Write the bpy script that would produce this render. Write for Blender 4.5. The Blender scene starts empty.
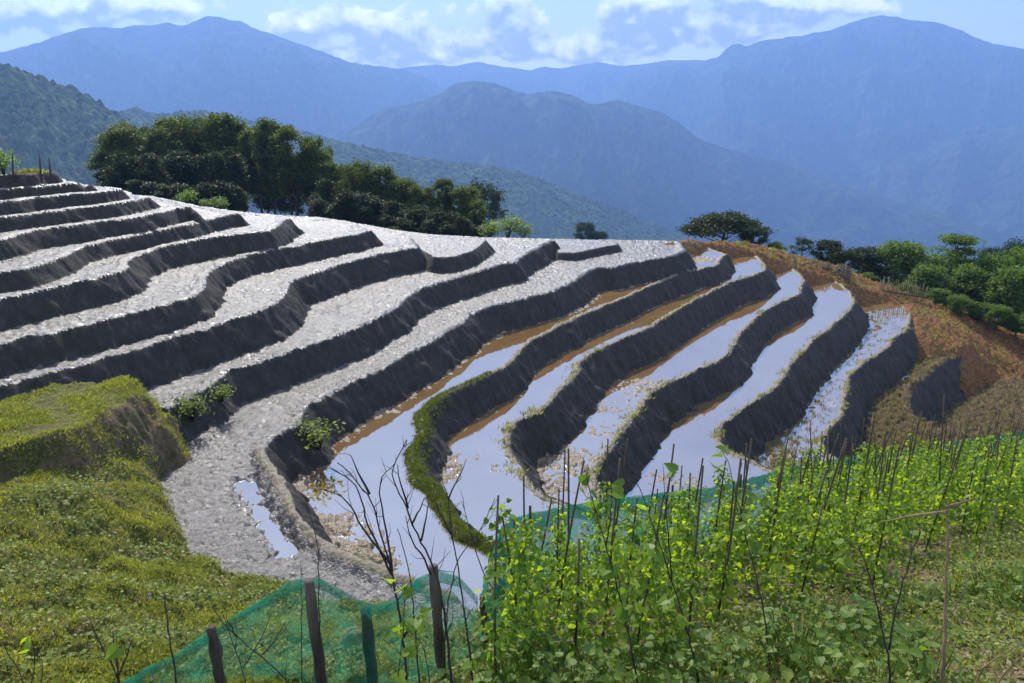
import bpy, math, random
import numpy as np
from mathutils import Vector, Matrix

RNG = np.random.default_rng(7)
random.seed(7)
D2R = math.radians
scene = bpy.context.scene
COL = scene.collection

# ------------------------------------------------------------------ camera maths
F = 745.0
CX, CY = 512.0, 341.5
HORIZON = 100.0
PITCH = math.atan((CY - HORIZON) / F)
CP, SP = math.cos(PITCH), math.sin(PITCH)
SUN_EL, SUN_AZ = D2R(41.0), D2R(-18.0)      # azimuth measured clockwise from +Y


def ray(u, v):
    u = np.asarray(u, float); v = np.asarray(v, float)
    a = (u - CX) / F
    b = (CY - v) / F
    return np.stack([a, CP + b * SP, -SP + b * CP], -1)


def on_plane(u, v, H):
    """point where the sight line through (u, v) meets the level plane H below the lens"""
    d = ray(u, v)
    t = -np.asarray(H, float) / d[..., 2]
    return d * t[..., None]


def at_depth(u, v, z):
    """point at the distance z along the optical axis"""
    return ray(u, v) * z


def pix(p):
    p = np.asarray(p, float)
    zc = p[..., 1] * CP - p[..., 2] * SP
    up = p[..., 1] * SP + p[..., 2] * CP
    return CX + F * p[..., 0] / zc, CY - F * up / zc, zc


# ------------------------------------------------------------------ noise
def _hash(ix, iy, seed):
    h = (ix.astype(np.uint32) * np.uint32(374761393) + iy.astype(np.uint32) * np.uint32(668265263)
         + np.uint32(seed * 974634777 % 4294967291))
    h = (h ^ (h >> np.uint32(13))) * np.uint32(1274126177)
    h = h ^ (h >> np.uint32(16))
    return h


def perlin(x, y, seed=0):
    x = np.asarray(x, np.float64); y = np.asarray(y, np.float64)
    x0 = np.floor(x); y0 = np.floor(y)
    fx = x - x0; fy = y - y0
    ix = x0.astype(np.int64); iy = y0.astype(np.int64)
    u = fx * fx * fx * (fx * (fx * 6 - 15) + 10)
    v = fy * fy * fy * (fy * (fy * 6 - 15) + 10)

    def g(ax, ay, dx, dy):
        a = _hash(ax, ay, seed).astype(np.float64) * (2 * math.pi / 4294967296.0)
        return np.cos(a) * dx + np.sin(a) * dy
    n00 = g(ix, iy, fx, fy); n10 = g(ix + 1, iy, fx - 1, fy)
    n01 = g(ix, iy + 1, fx, fy - 1); n11 = g(ix + 1, iy + 1, fx - 1, fy - 1)
    return ((n00 * (1 - u) + n10 * u) * (1 - v) + (n01 * (1 - u) + n11 * u) * v) * 1.5


def fbm(x, y, octaves=4, seed=0, gain=0.5, ridged=False):
    s = 0.0; a = 1.0; f = 1.0; tot = 0.0
    for i in range(octaves):
        n = perlin(x * f, y * f, seed + i * 17)
        if ridged:
            n = 1.0 - 2.0 * np.abs(n)
        s = s + a * n; tot += a
        a *= gain; f *= 2.03
    return s / tot


def sstep(a, b, x):
    t = np.clip((x - a) / (b - a), 0, 1)
    return t * t * (3 - 2 * t)


def seg_sd(px, py, poly):
    """signed distance to a closed polygon, positive inside"""
    px = px.astype(np.float32); py = py.astype(np.float32)
    best = np.full(px.shape, 1e18, np.float32)
    inside = np.zeros(px.shape, bool)
    n = len(poly)
    for i in range(n):
        ax, ay = map(np.float32, poly[i][:2]); bx, by = map(np.float32, poly[(i + 1) % n][:2])
        ex, ey = bx - ax, by - ay
        L = ex * ex + ey * ey
        if L < 1e-10:
            continue
        wx = px - ax; wy = py - ay
        t = np.clip((wx * ex + wy * ey) / L, 0, 1)
        d = (wx - t * ex) ** 2 + (wy - t * ey) ** 2
        np.minimum(best, d, out=best)
        if ay != by:
            c = ((ay > py) != (by > py)) & (px < ex * (py - ay) / ey + ax)
            inside ^= c
    d = np.sqrt(best)
    return np.where(inside, d, -d)


def line_d(px, py, pts):
    best = np.full(np.shape(px), 1e18)
    for i in range(len(pts) - 1):
        ax, ay = pts[i][:2]; bx, by = pts[i + 1][:2]
        ex, ey = bx - ax, by - ay
        L = ex * ex + ey * ey + 1e-12
        t = np.clip(((px - ax) * ex + (py - ay) * ey) / L, 0, 1)
        best = np.minimum(best, (px - ax - t * ex) ** 2 + (py - ay - t * ey) ** 2)
    return np.sqrt(best)


class TPS:
    """smooth surface through scattered (x, y, z) control points"""
    def __init__(self, pts, smooth=0.02):
        p = np.asarray(pts, float)
        self.p = p
        n = len(p)
        K = self._k(p[:, None, :2], p[None, :, :2]) + smooth * np.eye(n)
        P = np.c_[np.ones(n), p[:, :2]]
        A = np.block([[K, P], [P.T, np.zeros((3, 3))]])
        self.w = np.linalg.solve(A, np.r_[p[:, 2], 0, 0, 0])

    @staticmethod
    def _k(a, b):
        r2 = ((a - b) ** 2).sum(-1)
        return 0.5 * r2 * np.log(r2 + 1e-9)

    def __call__(self, x, y):
        x = np.asarray(x, float); y = np.asarray(y, float)
        s = self.w[-3] + self.w[-2] * x + self.w[-1] * y
        for i in range(len(self.p)):
            r2 = (x - self.p[i, 0]) ** 2 + (y - self.p[i, 1]) ** 2
            s = s + self.w[i] * 0.5 * r2 * np.log(r2 + 1e-9)
        return s


# ------------------------------------------------------------------ objects
def mesh_obj(name, verts, faces, mats, parent=None, smooth=True, mat_idx=None):
    """faces: (n,3) or (n,4) int array, or a list of index lists"""
    me = bpy.data.meshes.new(name)
    verts = np.asarray(verts, np.float32)
    if isinstance(faces, np.ndarray):
        k = faces.shape[1]; nf = len(faces)
        me.vertices.add(len(verts)); me.vertices.foreach_set('co', verts.ravel())
        me.loops.add(nf * k); me.loops.foreach_set('vertex_index', faces.astype(np.int32).ravel())
        me.polygons.add(nf)
        me.polygons.foreach_set('loop_start', np.arange(0, nf * k, k, dtype=np.int32))
        me.update(calc_edges=True)
    else:
        me.from_pydata([tuple(map(float, v)) for v in verts], [], faces)
        me.update()
    for m in (mats if isinstance(mats, (list, tuple)) else [mats]):
        me.materials.append(m)
    if mat_idx is not None:
        me.polygons.foreach_set('material_index', np.asarray(mat_idx, np.int32))
    me.polygons.foreach_set('use_smooth', np.full(len(me.polygons), bool(smooth)))
    o = bpy.data.objects.new(name, me)
    COL.objects.link(o)
    if parent is not None:
        o.parent = parent
    return o


def tag(o, label, cat, group=None, kind=None):
    o['label'] = label
    o['category'] = cat
    if group: o['group'] = group
    if kind: o['kind'] = kind
    return o


def empty(name, loc, label, cat, group=None, rz=0.0, scale=1.0):
    o = bpy.data.objects.new(name, None)
    o.empty_display_size = 0.2
    COL.objects.link(o)
    o.location = loc; o.rotation_euler = (0, 0, rz)
    o.scale = (scale, scale, scale) if not isinstance(scale, tuple) else scale
    return tag(o, label, cat, group)


def copy_thing(src, loc, label, rz=0.0, scale=1.0, group=None, tilt=(0, 0)):
    r = src.copy(); COL.objects.link(r)
    r.location = loc; r.rotation_euler = (tilt[0], tilt[1], rz)
    r.scale = (scale, scale, scale) if not isinstance(scale, tuple) else scale
    r['label'] = label
    if group: r['group'] = group
    for ch in src.children:
        c = ch.copy(); COL.objects.link(c); c.parent = r
    return r


# ------------------------------------------------------------------ node helpers
class NT:
    def __init__(self, name, disp=False):
        self.m = bpy.data.materials.new(name)
        self.m.use_nodes = True
        self.t = self.m.node_tree
        self.t.nodes.clear()
        self.out = self.n('ShaderNodeOutputMaterial')

    def n(self, typ, **kw):
        nd = self.t.nodes.new(typ)
        for k, v in kw.items():
            setattr(nd, k, v)
        return nd

    def link(self, a, b):
        self.t.links.new(a, b)

    def val(self, sock, v):
        if hasattr(v, 'is_linked') or hasattr(v, 'links'):
            self.link(v, sock)
        else:
            sock.default_value = v

    def coord(self, scale=(1, 1, 1), kind='Object', rot=(0, 0, 0)):
        tc = self.n('ShaderNodeTexCoord')
        mp = self.n('ShaderNodeMapping')
        self.link(tc.outputs[kind], mp.inputs[0])
        mp.inputs['Scale'].default_value = scale
        mp.inputs['Rotation'].default_value = rot
        return mp.outputs[0]

    def world(self, scale=(1, 1, 1)):
        g = self.n('ShaderNodeNewGeometry')
        mp = self.n('ShaderNodeMapping')
        self.link(g.outputs['Position'], mp.inputs[0])
        mp.inputs['Scale'].default_value = scale
        return mp.outputs[0]

    def noise(self, vec, scale, detail=4, rough=0.55, dist=0.0):
        nz = self.n('ShaderNodeTexNoise')
        self.link(vec, nz.inputs['Vector'])
        nz.inputs['Scale'].default_value = scale
        nz.inputs['Detail'].default_value = detail
        nz.inputs['Roughness'].default_value = rough
        nz.inputs['Distortion'].default_value = dist
        return nz.outputs['Fac']

    def ramp(self, fac, stops, interp='LINEAR'):
        r = self.n('ShaderNodeValToRGB')
        r.color_ramp.interpolation = interp
        e = r.color_ramp.elements
        while len(e) < len(stops):
            e.new(0.5)
        for i, (p, c) in enumerate(stops):
            e[i].position = p
            e[i].color = (c[0], c[1], c[2], 1) if isinstance(c, (tuple, list)) else (c, c, c, 1)
        self.link(fac, r.inputs[0])
        return r.outputs[0]

    def math(self, op, a, b=0.0, c=0.0, clamp=False):
        m = self.n('ShaderNodeMath', operation=op)
        m.use_clamp = clamp
        self.val(m.inputs[0], a); self.val(m.inputs[1], b); self.val(m.inputs[2], c)
        return m.outputs[0]

    def mix(self, fac, a, b, mode='MIX'):
        m = self.n('ShaderNodeMix', data_type='RGBA', blend_type=mode)
        self.val(m.inputs[0], fac)
        self.val(m.inputs[6], a if not isinstance(a, tuple) else (*a[:3], 1))
        self.val(m.inputs[7], b if not isinstance(b, tuple) else (*b[:3], 1))
        return m.outputs[2]

    def bump(self, h, strength=0.5, dist=0.05, normal=None):
        b = self.n('ShaderNodeBump')
        b.inputs['Strength'].default_value = strength
        b.inputs['Distance'].default_value = dist
        self.link(h, b.inputs['Height'])
        if normal is not None:
            self.link(normal, b.inputs['Normal'])
        return b.outputs[0]

    def pbr(self, color, rough=0.8, normal=None, spec=0.5, **kw):
        p = self.n('ShaderNodeBsdfPrincipled')
        self.val(p.inputs['Base Color'], color if not isinstance(color, tuple) else (*color[:3], 1))
        self.val(p.inputs['Roughness'], rough)
        self.val(p.inputs['Specular IOR Level'], spec)
        if normal is not None:
            self.link(normal, p.inputs['Normal'])
        for k, v in kw.items():
            self.val(p.inputs[k.replace('_', ' ')], v)
        return p.outputs[0]

    def done(self, shader):
        self.link(shader, self.out.inputs['Surface'])
        return self.m


def leaf_material(name, cols, transl=0.45, rough=0.5, nscale=3.0, tcol=None, gloss=0.35):
    """thin leaf: diffuse and gloss on top, light coming through from behind"""
    k = NT(name)
    g = k.n('ShaderNodeNewGeometry')
    nz = k.noise(k.world(), nscale, 3)
    r = k.math('ADD', k.math('MULTIPLY', g.outputs['Random Per Island'], 0.55), k.math('MULTIPLY', nz, 0.5))
    c = k.ramp(r, [(0.15, cols[0]), (0.5, cols[1]), (0.85, cols[2])])
    p = k.pbr(c, rough, spec=gloss)
    t = k.n('ShaderNodeBsdfTranslucent')
    tc = k.mix(1.0, c, tcol or (1.5, 1.6, 0.55), 'MULTIPLY')
    k.link(tc, t.inputs[0])
    m = k.n('ShaderNodeMixShader')
    m.inputs[0].default_value = transl
    k.link(p, m.inputs[1]); k.link(t.outputs[0], m.inputs[2])
    return k.done(m.outputs[0])
# ------------------------------------------------------------------ materials of the ground
def make_mud():
    k = NT('wet_mud')
    w = k.world()
    n1 = k.noise(w, 1.3, 5, 0.6)
    n2 = k.noise(w, 12.0, 6, 0.60)
    n3 = k.noise(w, 40.0, 4, 0.6)
    c = k.ramp(n1, [(0.3, (0.066, 0.050, 0.038)), (0.55, (0.118, 0.094, 0.073)), (0.75, (0.185, 0.152, 0.12))])
    c = k.mix(k.ramp(n2, [(0.38, 0.0), (0.56, 1.0)]), (0.036, 0.028, 0.024), c)
    v = k.n('ShaderNodeTexVoronoi'); v.inputs['Scale'].default_value = 9.0
    k.link(w, v.inputs['Vector'])
    h = k.math('ADD', k.math('MULTIPLY', n2, 0.75), k.math('MULTIPLY', n3, 0.42))
    h = k.math('ADD', h, k.math('MULTIPLY', v.outputs['Distance'], -0.45))
    nm = k.bump(h, 0.85, 0.06)
    big = k.noise(k.world((1, 1, 1)), 0.45, 4, 0.6, 0.8)
    c = k.mix(k.ramp(big, [(0.52, 0.0), (0.70, 0.75)]), c, (0.052, 0.037, 0.026))
    rg = k.ramp(k.math('ADD', k.math('MULTIPLY', big, 0.6), k.math('MULTIPLY', k.noise(w, 5.0, 4), 0.4)), [(0.36, 0.20), (0.62, 0.50)])
    return k.done(k.pbr(c, rg, nm, 1.0))


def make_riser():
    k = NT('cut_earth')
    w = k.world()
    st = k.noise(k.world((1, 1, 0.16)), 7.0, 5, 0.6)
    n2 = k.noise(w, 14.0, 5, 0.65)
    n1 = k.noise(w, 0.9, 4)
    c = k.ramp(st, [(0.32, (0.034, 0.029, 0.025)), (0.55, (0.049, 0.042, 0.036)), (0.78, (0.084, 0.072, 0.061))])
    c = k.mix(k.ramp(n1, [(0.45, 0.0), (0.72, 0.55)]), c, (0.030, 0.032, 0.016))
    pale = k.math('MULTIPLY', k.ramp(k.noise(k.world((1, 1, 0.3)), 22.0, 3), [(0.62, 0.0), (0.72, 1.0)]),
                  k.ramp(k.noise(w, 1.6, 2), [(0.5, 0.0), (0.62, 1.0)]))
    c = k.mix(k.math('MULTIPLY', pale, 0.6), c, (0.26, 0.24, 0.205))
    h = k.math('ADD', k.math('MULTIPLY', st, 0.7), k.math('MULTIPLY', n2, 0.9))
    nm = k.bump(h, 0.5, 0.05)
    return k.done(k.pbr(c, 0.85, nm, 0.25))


def make_bund():
    k = NT('bund_earth')
    w = k.world()
    n2 = k.noise(w, 16.0, 5, 0.65)
    n1 = k.noise(w, 1.4, 4)
    c = k.ramp(n2, [(0.3, (0.12, 0.088, 0.055)), (0.6, (0.25, 0.20, 0.135)), (0.8, (0.36, 0.30, 0.22))])
    c = k.mix(k.ramp(n1, [(0.5, 0.0), (0.66, 0.5)]), c, (0.13, 0.14, 0.045))
    nm = k.bump(n2, 0.8, 0.05)
    return k.done(k.pbr(c, 0.6, nm, 0.4))


def make_bed():
    k = NT('pool_mud')
    w = k.world()
    n2 = k.noise(w, 11.0, 5, 0.65)
    n1 = k.noise(w, 1.1, 3)
    c = k.ramp(n2, [(0.3, (0.15, 0.095, 0.045)), (0.6, (0.27, 0.19, 0.115)), (0.8, (0.37, 0.30, 0.22))])
    c = k.mix(k.ramp(n1, [(0.45, 0.0), (0.7, 0.6)]), c, (0.20, 0.16, 0.07))
    nm = k.bump(k.math('ADD', n2, k.noise(w, 36.0, 3)), 0.7, 0.05)
    return k.done(k.pbr(c, 0.42, nm, 0.6))


def make_field():
    k = NT('stubble_field')
    w = k.world()
    n2 = k.noise(w, 9.0, 5, 0.65)
    c = k.ramp(n2, [(0.3, (0.055, 0.034, 0.015)), (0.55, (0.135, 0.086, 0.036)), (0.75, (0.20, 0.14, 0.062))])
    nm = k.bump(k.math('ADD', n2, k.noise(w, 30.0, 3)), 0.9, 0.08)
    return k.done(k.pbr(c, 0.75, nm, 0.3))


def make_soil():
    k = NT('orange_soil')
    w = k.world()
    n1 = k.noise(w, 0.5, 5, 0.6, 0.6)
    n2 = k.noise(w, 7.0, 6, 0.65)
    c = k.ramp(n2, [(0.3, (0.085, 0.036, 0.013)), (0.55, (0.225, 0.105, 0.038)), (0.78, (0.34, 0.185, 0.082))])
    g = k.ramp(n1, [(0.56, 0.0), (0.66, 0.6)])
    c = k.mix(g, c, k.ramp(n2, [(0.3, (0.07, 0.085, 0.02)), (0.7, (0.20, 0.19, 0.06))]))
    nm = k.bump(n2, 0.9, 0.12)
    return k.done(k.pbr(c, 0.9, nm, 0.2))


def make_garden():
    k = NT('garden_soil')
    w = k.world()
    n1 = k.noise(w, 1.2, 5, 0.6, 0.4)
    n2 = k.noise(w, 12.0, 6, 0.65)
    c = k.ramp(n2, [(0.3, (0.085, 0.056, 0.03)), (0.55, (0.19, 0.13, 0.072)), (0.78, (0.30, 0.22, 0.13))])
    c = k.mix(k.ramp(n1, [(0.45, 0.0), (0.6, 0.8)]), c, k.ramp(n2, [(0.3, (0.035, 0.045, 0.012)), (0.7, (0.10, 0.11, 0.03))]))
    nm = k.bump(n2, 0.9, 0.06)
    return k.done(k.pbr(c, 0.9, nm, 0.2))


def make_bank():
    k = NT('mossy_bank')
    w = k.world()
    n1 = k.noise(w, 1.1, 5, 0.62, 0.5)
    n2 = k.noise(w, 13.0, 6, 0.65)
    c = k.ramp(n2, [(0.3, (0.06, 0.055, 0.016)), (0.55, (0.14, 0.135, 0.03)), (0.78, (0.25, 0.235, 0.065))])
    c = k.mix(k.ramp(n1, [(0.52, 0.0), (0.64, 0.8)]), c, k.ramp(n2, [(0.3, (0.07, 0.05, 0.022)), (0.7, (0.22, 0.165, 0.08))]))
    nm = k.bump(n2, 0.9, 0.07)
    return k.done(k.pbr(c, 0.9, nm, 0.2))


def make_water():
    """shallow silty paddy water: a mirror that lets the brown bed through where it looks into shade"""
    k = NT('paddy_water')
    w = k.world()
    n1 = k.noise(w, 0.8, 4, 0.6)
    n2 = k.noise(w, 14.0, 3, 0.6)
    c = k.ramp(n1, [(0.3, (0.185, 0.092, 0.026)), (0.7, (0.235, 0.14, 0.052))])
    nm = k.bump(k.math('ADD', k.math('MULTIPLY', n2, 0.3), k.noise(w, 3.0, 2)), 0.05, 0.012)
    d = k.n('ShaderNodeBsdfDiffuse'); k.link(c, d.inputs[0])
    gl = k.n('ShaderNodeBsdfGlossy')
    gl.inputs['Color'].default_value = (0.73, 0.90, 1.0, 1)
    gl.inputs['Roughness'].default_value = 0.025
    k.link(nm, gl.inputs['Normal'])
    fr = k.n('ShaderNodeFresnel'); fr.inputs['IOR'].default_value = 4.6
    m = k.n('ShaderNodeMixShader')
    k.link(fr.outputs[0], m.inputs[0])
    k.link(d.outputs[0], m.inputs[1]); k.link(gl.outputs[0], m.inputs[2])
    return k.done(m.outputs[0])


def make_forest(name, dark, light, scale, bump=1.0, dist=3.0):
    k = NT(name)
    w = k.world()
    n1 = k.noise(w, scale, 6, 0.65)
    n2 = k.noise(w, scale * 0.12, 4, 0.6)
    c = k.mix(n2, k.ramp(n1, [(0.3, dark), (0.7, light)]), k.ramp(n1, [(0.3, dark), (0.8, tuple(x * 1.5 for x in light))]))
    nm = k.bump(n1, bump, dist)
    return k.done(k.pbr(c, 0.95, nm, 0.05))


M = dict(mud=make_mud(), riser=make_riser(), bund=make_bund(), bed=make_bed(), field=make_field(), soil=make_soil(),
         garden=make_garden(), bank=make_bank(), water=make_water(),
         forest=make_forest('forest_cover', (0.014, 0.024, 0.010), (0.07, 0.095, 0.035), 0.03, 1.0, 14.0),
         woods=make_forest('woodland_cover', (0.012, 0.022, 0.009), (0.19, 0.24, 0.085), 0.16, 1.0, 7.0))
# ------------------------------------------------------------------ the terraced hill
# depth of each level below the lens; every rim is traced along its level plane
RATIO = [1.157, 1.092, 1.116, 1.108, 1.131, 1.10, 1.135, 1.112, 1.14, 1.107, 1.112, 1.093, 1.115, 1.10, 1.119, 1.102, 1.11, 1.09]
HL = [1.885]
for q in RATIO:
    HL.append(HL[-1] * q)
SKY = [(-90, 174), (0, 175.5), (52, 172.5), (68, 182), (97, 187), (120, 188.5), (135, 195.5), (155, 197), (180, 202), (200, 206.5),
       (240, 212), (265, 214.5), (285, 216), (320, 217.5), (350, 222), (380, 227.5), (408, 232), (430, 234.5), (480, 237.5),
       (550, 239), (620, 240), (680, 241), (700, 242)]

RIM = {
 0: [(-90, 179), (-30, 177.5), (0, 176.5), (30, 175.5), (48, 173.4), (54, 172.8)],
 1: [(-90, 198), (0, 191), (35, 188), (61.5, 185.7), (88, 183.5), (92, 184.5)],
 2: [(-90, 212), (0, 202.8), (35, 199), (70, 195.7), (105, 193), (119.5, 190.5), (123, 190)],
 3: [(-90, 230), (0, 218.5), (35, 214), (70, 210), (105, 206), (133.5, 202), (151, 197.5)],
 4: [(-90, 255), (0, 240.5), (17.5, 236), (35, 232), (70, 226.5), (105, 222), (140, 217.6), (157.5, 214), (176, 209.5), (191, 207.2), (194, 208)],
 5: [(-90, 286), (0, 275), (26, 271), (52.7, 261.6), (79, 251), (105, 242), (140.5, 235), (166, 230.6), (192.7, 224.5), (219, 218), (236.6, 214.3), (240, 214.5)],
 6: [(-90, 322), (0, 300.7), (35, 293), (61.5, 287.5), (88, 281.5), (105, 277.5), (122, 273), (128, 268), (131, 262), (137, 255.5),
     (158, 249.5), (166, 247.3), (192.7, 242), (219, 237.7), (245, 235), (268, 231.5), (281, 225.4), (287, 220), (290, 219)],
 7: [(-90, 370), (0, 345.5), (17.5, 340), (35, 337), (52.7, 336), (61.5, 331.5), (96.6, 324.4), (123, 316.5), (140, 312), (166, 305), (180, 301.5),
     (192.7, 297), (201, 290), (206.7, 283), (208.5, 274.6), (213.8, 269.3), (228, 263), (245, 258), (271.7, 251.5), (298, 246.5), (332.7, 239.5), (359, 235.5),
     (367, 232.5), (372, 232)],
 8: [(-90, 414), (0, 388), (17.5, 382.4), (52.7, 373.6), (88, 365), (112.4, 356), (149, 346.5), (175, 337.7), (210, 329), (236.6, 320), (263, 311.3),
     (278.7, 303.4), (285.8, 296), (289, 287), (293, 282), (306, 277), (332.7, 268.5), (359, 260.6), (385, 254.4), (411.7, 250), (420, 248), (415, 242), (410, 237)],
 9: [(60, 432), (120, 412), (141, 408), (148, 409), (160, 411.5), (169, 410.7), (178, 403.7), (193.8, 397.6), (206, 390.5), (215.5, 380), (229.6, 372), (245, 368.4), (271.7, 359.6),
     (298, 350.5), (332.7, 338.6), (353.8, 331.6), (376.6, 320), (394, 311.4), (399.4, 307), (406.5, 298.3), (420.5, 290.2), (446, 282.3),
     (472.7, 274.4), (499, 266.5), (516.6, 263), (525.4, 256), (539.4, 248), (551.7, 242.5), (556, 241.5)],
 10: [(686, 251), (671.7, 257), (645.4, 262), (612, 268.6), (601.5, 268), (592.7, 270.5), (575, 282.3), (557.6, 291), (543, 295), (516.6, 301.7), (490, 307.8),
      (472.7, 315.7), (455, 329), (437.6, 339), (411.7, 354.4), (385, 368.5), (359, 381.7), (332.7, 395.7), (311.6, 405.4), (304.5, 416.3), (301, 426), (285, 434.5), (269, 445),
      (266.3, 456), (269, 467.3), (276, 475), (284, 486), (289, 497), (301.6, 521.6), (322.7, 544.4), (340, 558.5), (375, 571), (407, 581), (450, 600), (520, 640)],
 11: [(726, 254), (720, 262), (712.7, 266.5), (691, 271.5), (660, 282), (627.8, 295.5), (601.5, 307), (575, 319), (551.7, 330.5), (533, 339), (524, 346), (515, 359.5), (508, 365.7),
      (490, 374.4), (472.7, 384), (446, 397), (433, 405), (425, 415), (424, 426), (425, 436), (419, 449), (419, 463), (422, 475), (433, 488), (446, 505), (454, 519), (463, 531), (486, 541), (520, 556), (600, 580)],
 12: [(764, 261), (766, 269.5), (756.6, 274.4), (730, 283), (704, 295.5), (677.6, 309.6), (654, 325.8), (627.8, 336.3), (606.7, 346), (592.7, 354), (580, 363.6), (577, 375), (562.8, 387.3),
      (548.8, 403), (538, 411.5), (519.4, 421), (511, 429), (508, 438), (509, 447), (518, 460), (525, 474), (535, 485), (549, 496), (580, 508), (640, 530), (700, 550)],
 13: [(803, 276), (805, 280), (801.5, 286), (800.5, 293.8), (783, 301.7), (765.4, 309.6), (754, 320), (744, 331), (738, 338), (734.6, 346.5), (729.5, 354.6), (719.7, 360.6), (700.4, 367.8),
      (671.7, 382), (652.4, 394.3), (645, 403), (638, 414), (624, 433), (610, 452.7), (598, 467), (595, 475), (598, 487), (608, 498), (640, 510), (720, 530)],
 14: [(842, 284), (852, 293), (855.5, 300.5), (850, 310), (832.7, 326), (818, 337), (807.5, 347.4), (791.7, 365), (781, 382.5), (767, 392.3), (750, 404.6), (735.5, 415), (724, 424),
      (719, 431), (721, 441.5), (728, 450), (750, 460), (762.5, 466.5), (790, 476), (860, 492), (940, 510)],
 15: [(904, 303), (911.7, 312), (911.5, 319), (909, 327), (894, 340), (887.8, 347.6), (861.5, 365), (851, 375.7), (846.5, 391.5), (844, 414.3), (831.6, 428), (824, 440), (826, 452), (850, 466), (920, 484), (1000, 500)],
 16: [(968.5, 347), (959.8, 355), (943, 363.7), (922.7, 379.5), (912, 391), (909, 402), (914, 415), (940, 428), (1010, 446), (1060, 460)],
 17: [(1010, 376), (985, 370), (960, 375), (930, 385), (890, 410), (880, 440), (1000, 470), (1150, 470), (1150, 420)],
}


def sky_back(u0, dv=0.6):
    """the far edge from u0 back to the left, just under the hill's own skyline"""
    return [(u, v + dv) for u, v in reversed(SKY) if u < u0 - 4]


POLY = {}
for k_, rim in RIM.items():
    H = HL[k_]
    if k_ <= 8:
        img = rim + sky_back(rim[-1][0] - (14 if k_ == 8 else 0))
    elif k_ == 9:
        img = [(-90, 470), (0, 452)] + rim + sky_back(rim[-1][0])
    else:
        far = rim[0]
        back = [(-90, 0)]
        extra = {10: [(680, 241.5)], 11: [(700, 244), (690, 243)], 12: [(757, 255), (735, 248), (705, 245)], 13: [(790, 266), (770, 259), (756, 256)],
                 14: [(830, 278), (805, 268), (795, 268)], 15: [(890, 296), (870, 290), (855, 286), (845, 282)],
                 16: [(955, 333), (935, 322), (912, 311), (905, 300)], 17: [(985, 362), (975, 355), (969, 345)]}[k_]
        n = len(rim)
        if k_ == 17:
            img = rim
        elif k_ <= 13:
            img = rim + [(700, 720), (-150, 720), (-150, 300)] + sky_back(700 if k_ > 10 else 690)[::1][::-1] + extra[::-1]
        else:
            img = rim + [(1150, 720), (-150, 720), (-150, 330), (300, 300), (600, 262)] + extra[::-1]
    u = np.array([p[0] for p in img], float); v = np.array([p[1] for p in img], float)
    POLY[k_] = on_plane(u, v, np.full(len(u), H))[:, :2]

# a low crescent field tucked between two levels at the far edge, and the two small ones beside it
HC = HL[8] * 1.045
crescent = [(400, 250), (421, 249), (434, 257), (445, 257.5), (455, 256), (472.7, 250.7), (481.5, 244.6), (486, 240), (484, 238.5), (430, 235.5), (405, 232.5)]
POLY['crescent'] = on_plane(*np.array(crescent, float).T, np.full(len(crescent), HC))[:, :2]
HC2 = HL[9] * 1.055
crescent2 = [(552, 245), (558, 252.5), (573, 253), (586, 250.5), (605, 246.5), (618, 244.5), (616, 241.2), (590, 240.3), (556, 240)]
POLY['crescent2'] = on_plane(*np.array(crescent2, float).T, np.full(len(crescent2), HC2))[:, :2]

# other ground, as (u, v, H) rims of their own
def tri(pts):
    p = np.array(pts, float)
    return on_plane(p[:, 0], p[:, 1], p[:, 2])


HS = HL
soil_edge = [(672, 242.5, 5.75), (705, 243.5, 6.3), (735, 247, 6.7), (757, 253, 7.0), (790, 265, 7.75), (830, 277, 8.5), (852, 285, 8.9), (890, 295, 9.45), (905, 302, 9.62), (914, 312, 9.72),
             (917, 330, 9.95), (934, 344, 10.3), (952, 352, 10.55), (969, 346, 10.6), (985, 360, 11.2), (998, 373, 11.75), (1024, 384, 12.0), (1150, 430, 12.5),
             (1150, 372, 12.6), (1085, 349, 12.0), (1024, 329.5, 11.3), (992, 317, 10.85), (960, 305, 10.35), (930, 297, 10.0), (900, 289, 9.6), (872, 280, 9.2), (850, 270, 8.7), (825, 262, 8.2), (800, 256, 7.8), (775, 249, 7.3), (755, 244, 6.9), (720, 240.5, 6.4), (690, 239.8, 6.0)]
SOILP = tri(soil_edge)
garden_ctrl = [(485, 655, 4.35), (1000, 565, 4.85), (990, 505, 7.0), (700, 683, 4.1), (1024, 683, 3.75), (560, 610, 5.1), (800, 560, 5.6), (860, 650, 4.2), (1024, 620, 4.25)]
GARDP = tri(garden_ctrl)
GARDEN = TPS(GARDP, 0.3)
bank_ctrl = [(-120, 480, 4.75), (0, 478, 4.85), (60, 465, 4.95), (138, 415, 5.2), (150, 470, 5.45), (168, 515, 5.6), (188, 556, 5.68), (250, 578, 5.72), (330, 602, 5.72), (400, 608, 5.72), (480, 655, 4.9),
             (0, 683, 4.2), (120, 683, 4.4), (250, 683, 4.7), (400, 683, 4.8), (60, 560, 4.75), (110, 500, 5.0), (-120, 683, 4.0)]
BANKP = tri(bank_ctrl)
BANK = TPS(BANKP, 0.05)
bank_edge = [(-150, 482, 4.7), (0, 470, 4.85), (60, 455, 4.95), (136, 408, 5.12), (141, 420, 5.22), (150, 470, 5.45), (168, 515, 5.6), (188, 554, 5.68), (250, 576, 5.72), (330, 600, 5.72), (362, 606, 5.72), (400, 604, 5.72),
             (430, 622, 5.4), (470, 650, 4.95), (500, 760, 4.0), (-200, 790, 3.6)]
BANKE = tri(bank_edge)
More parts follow.
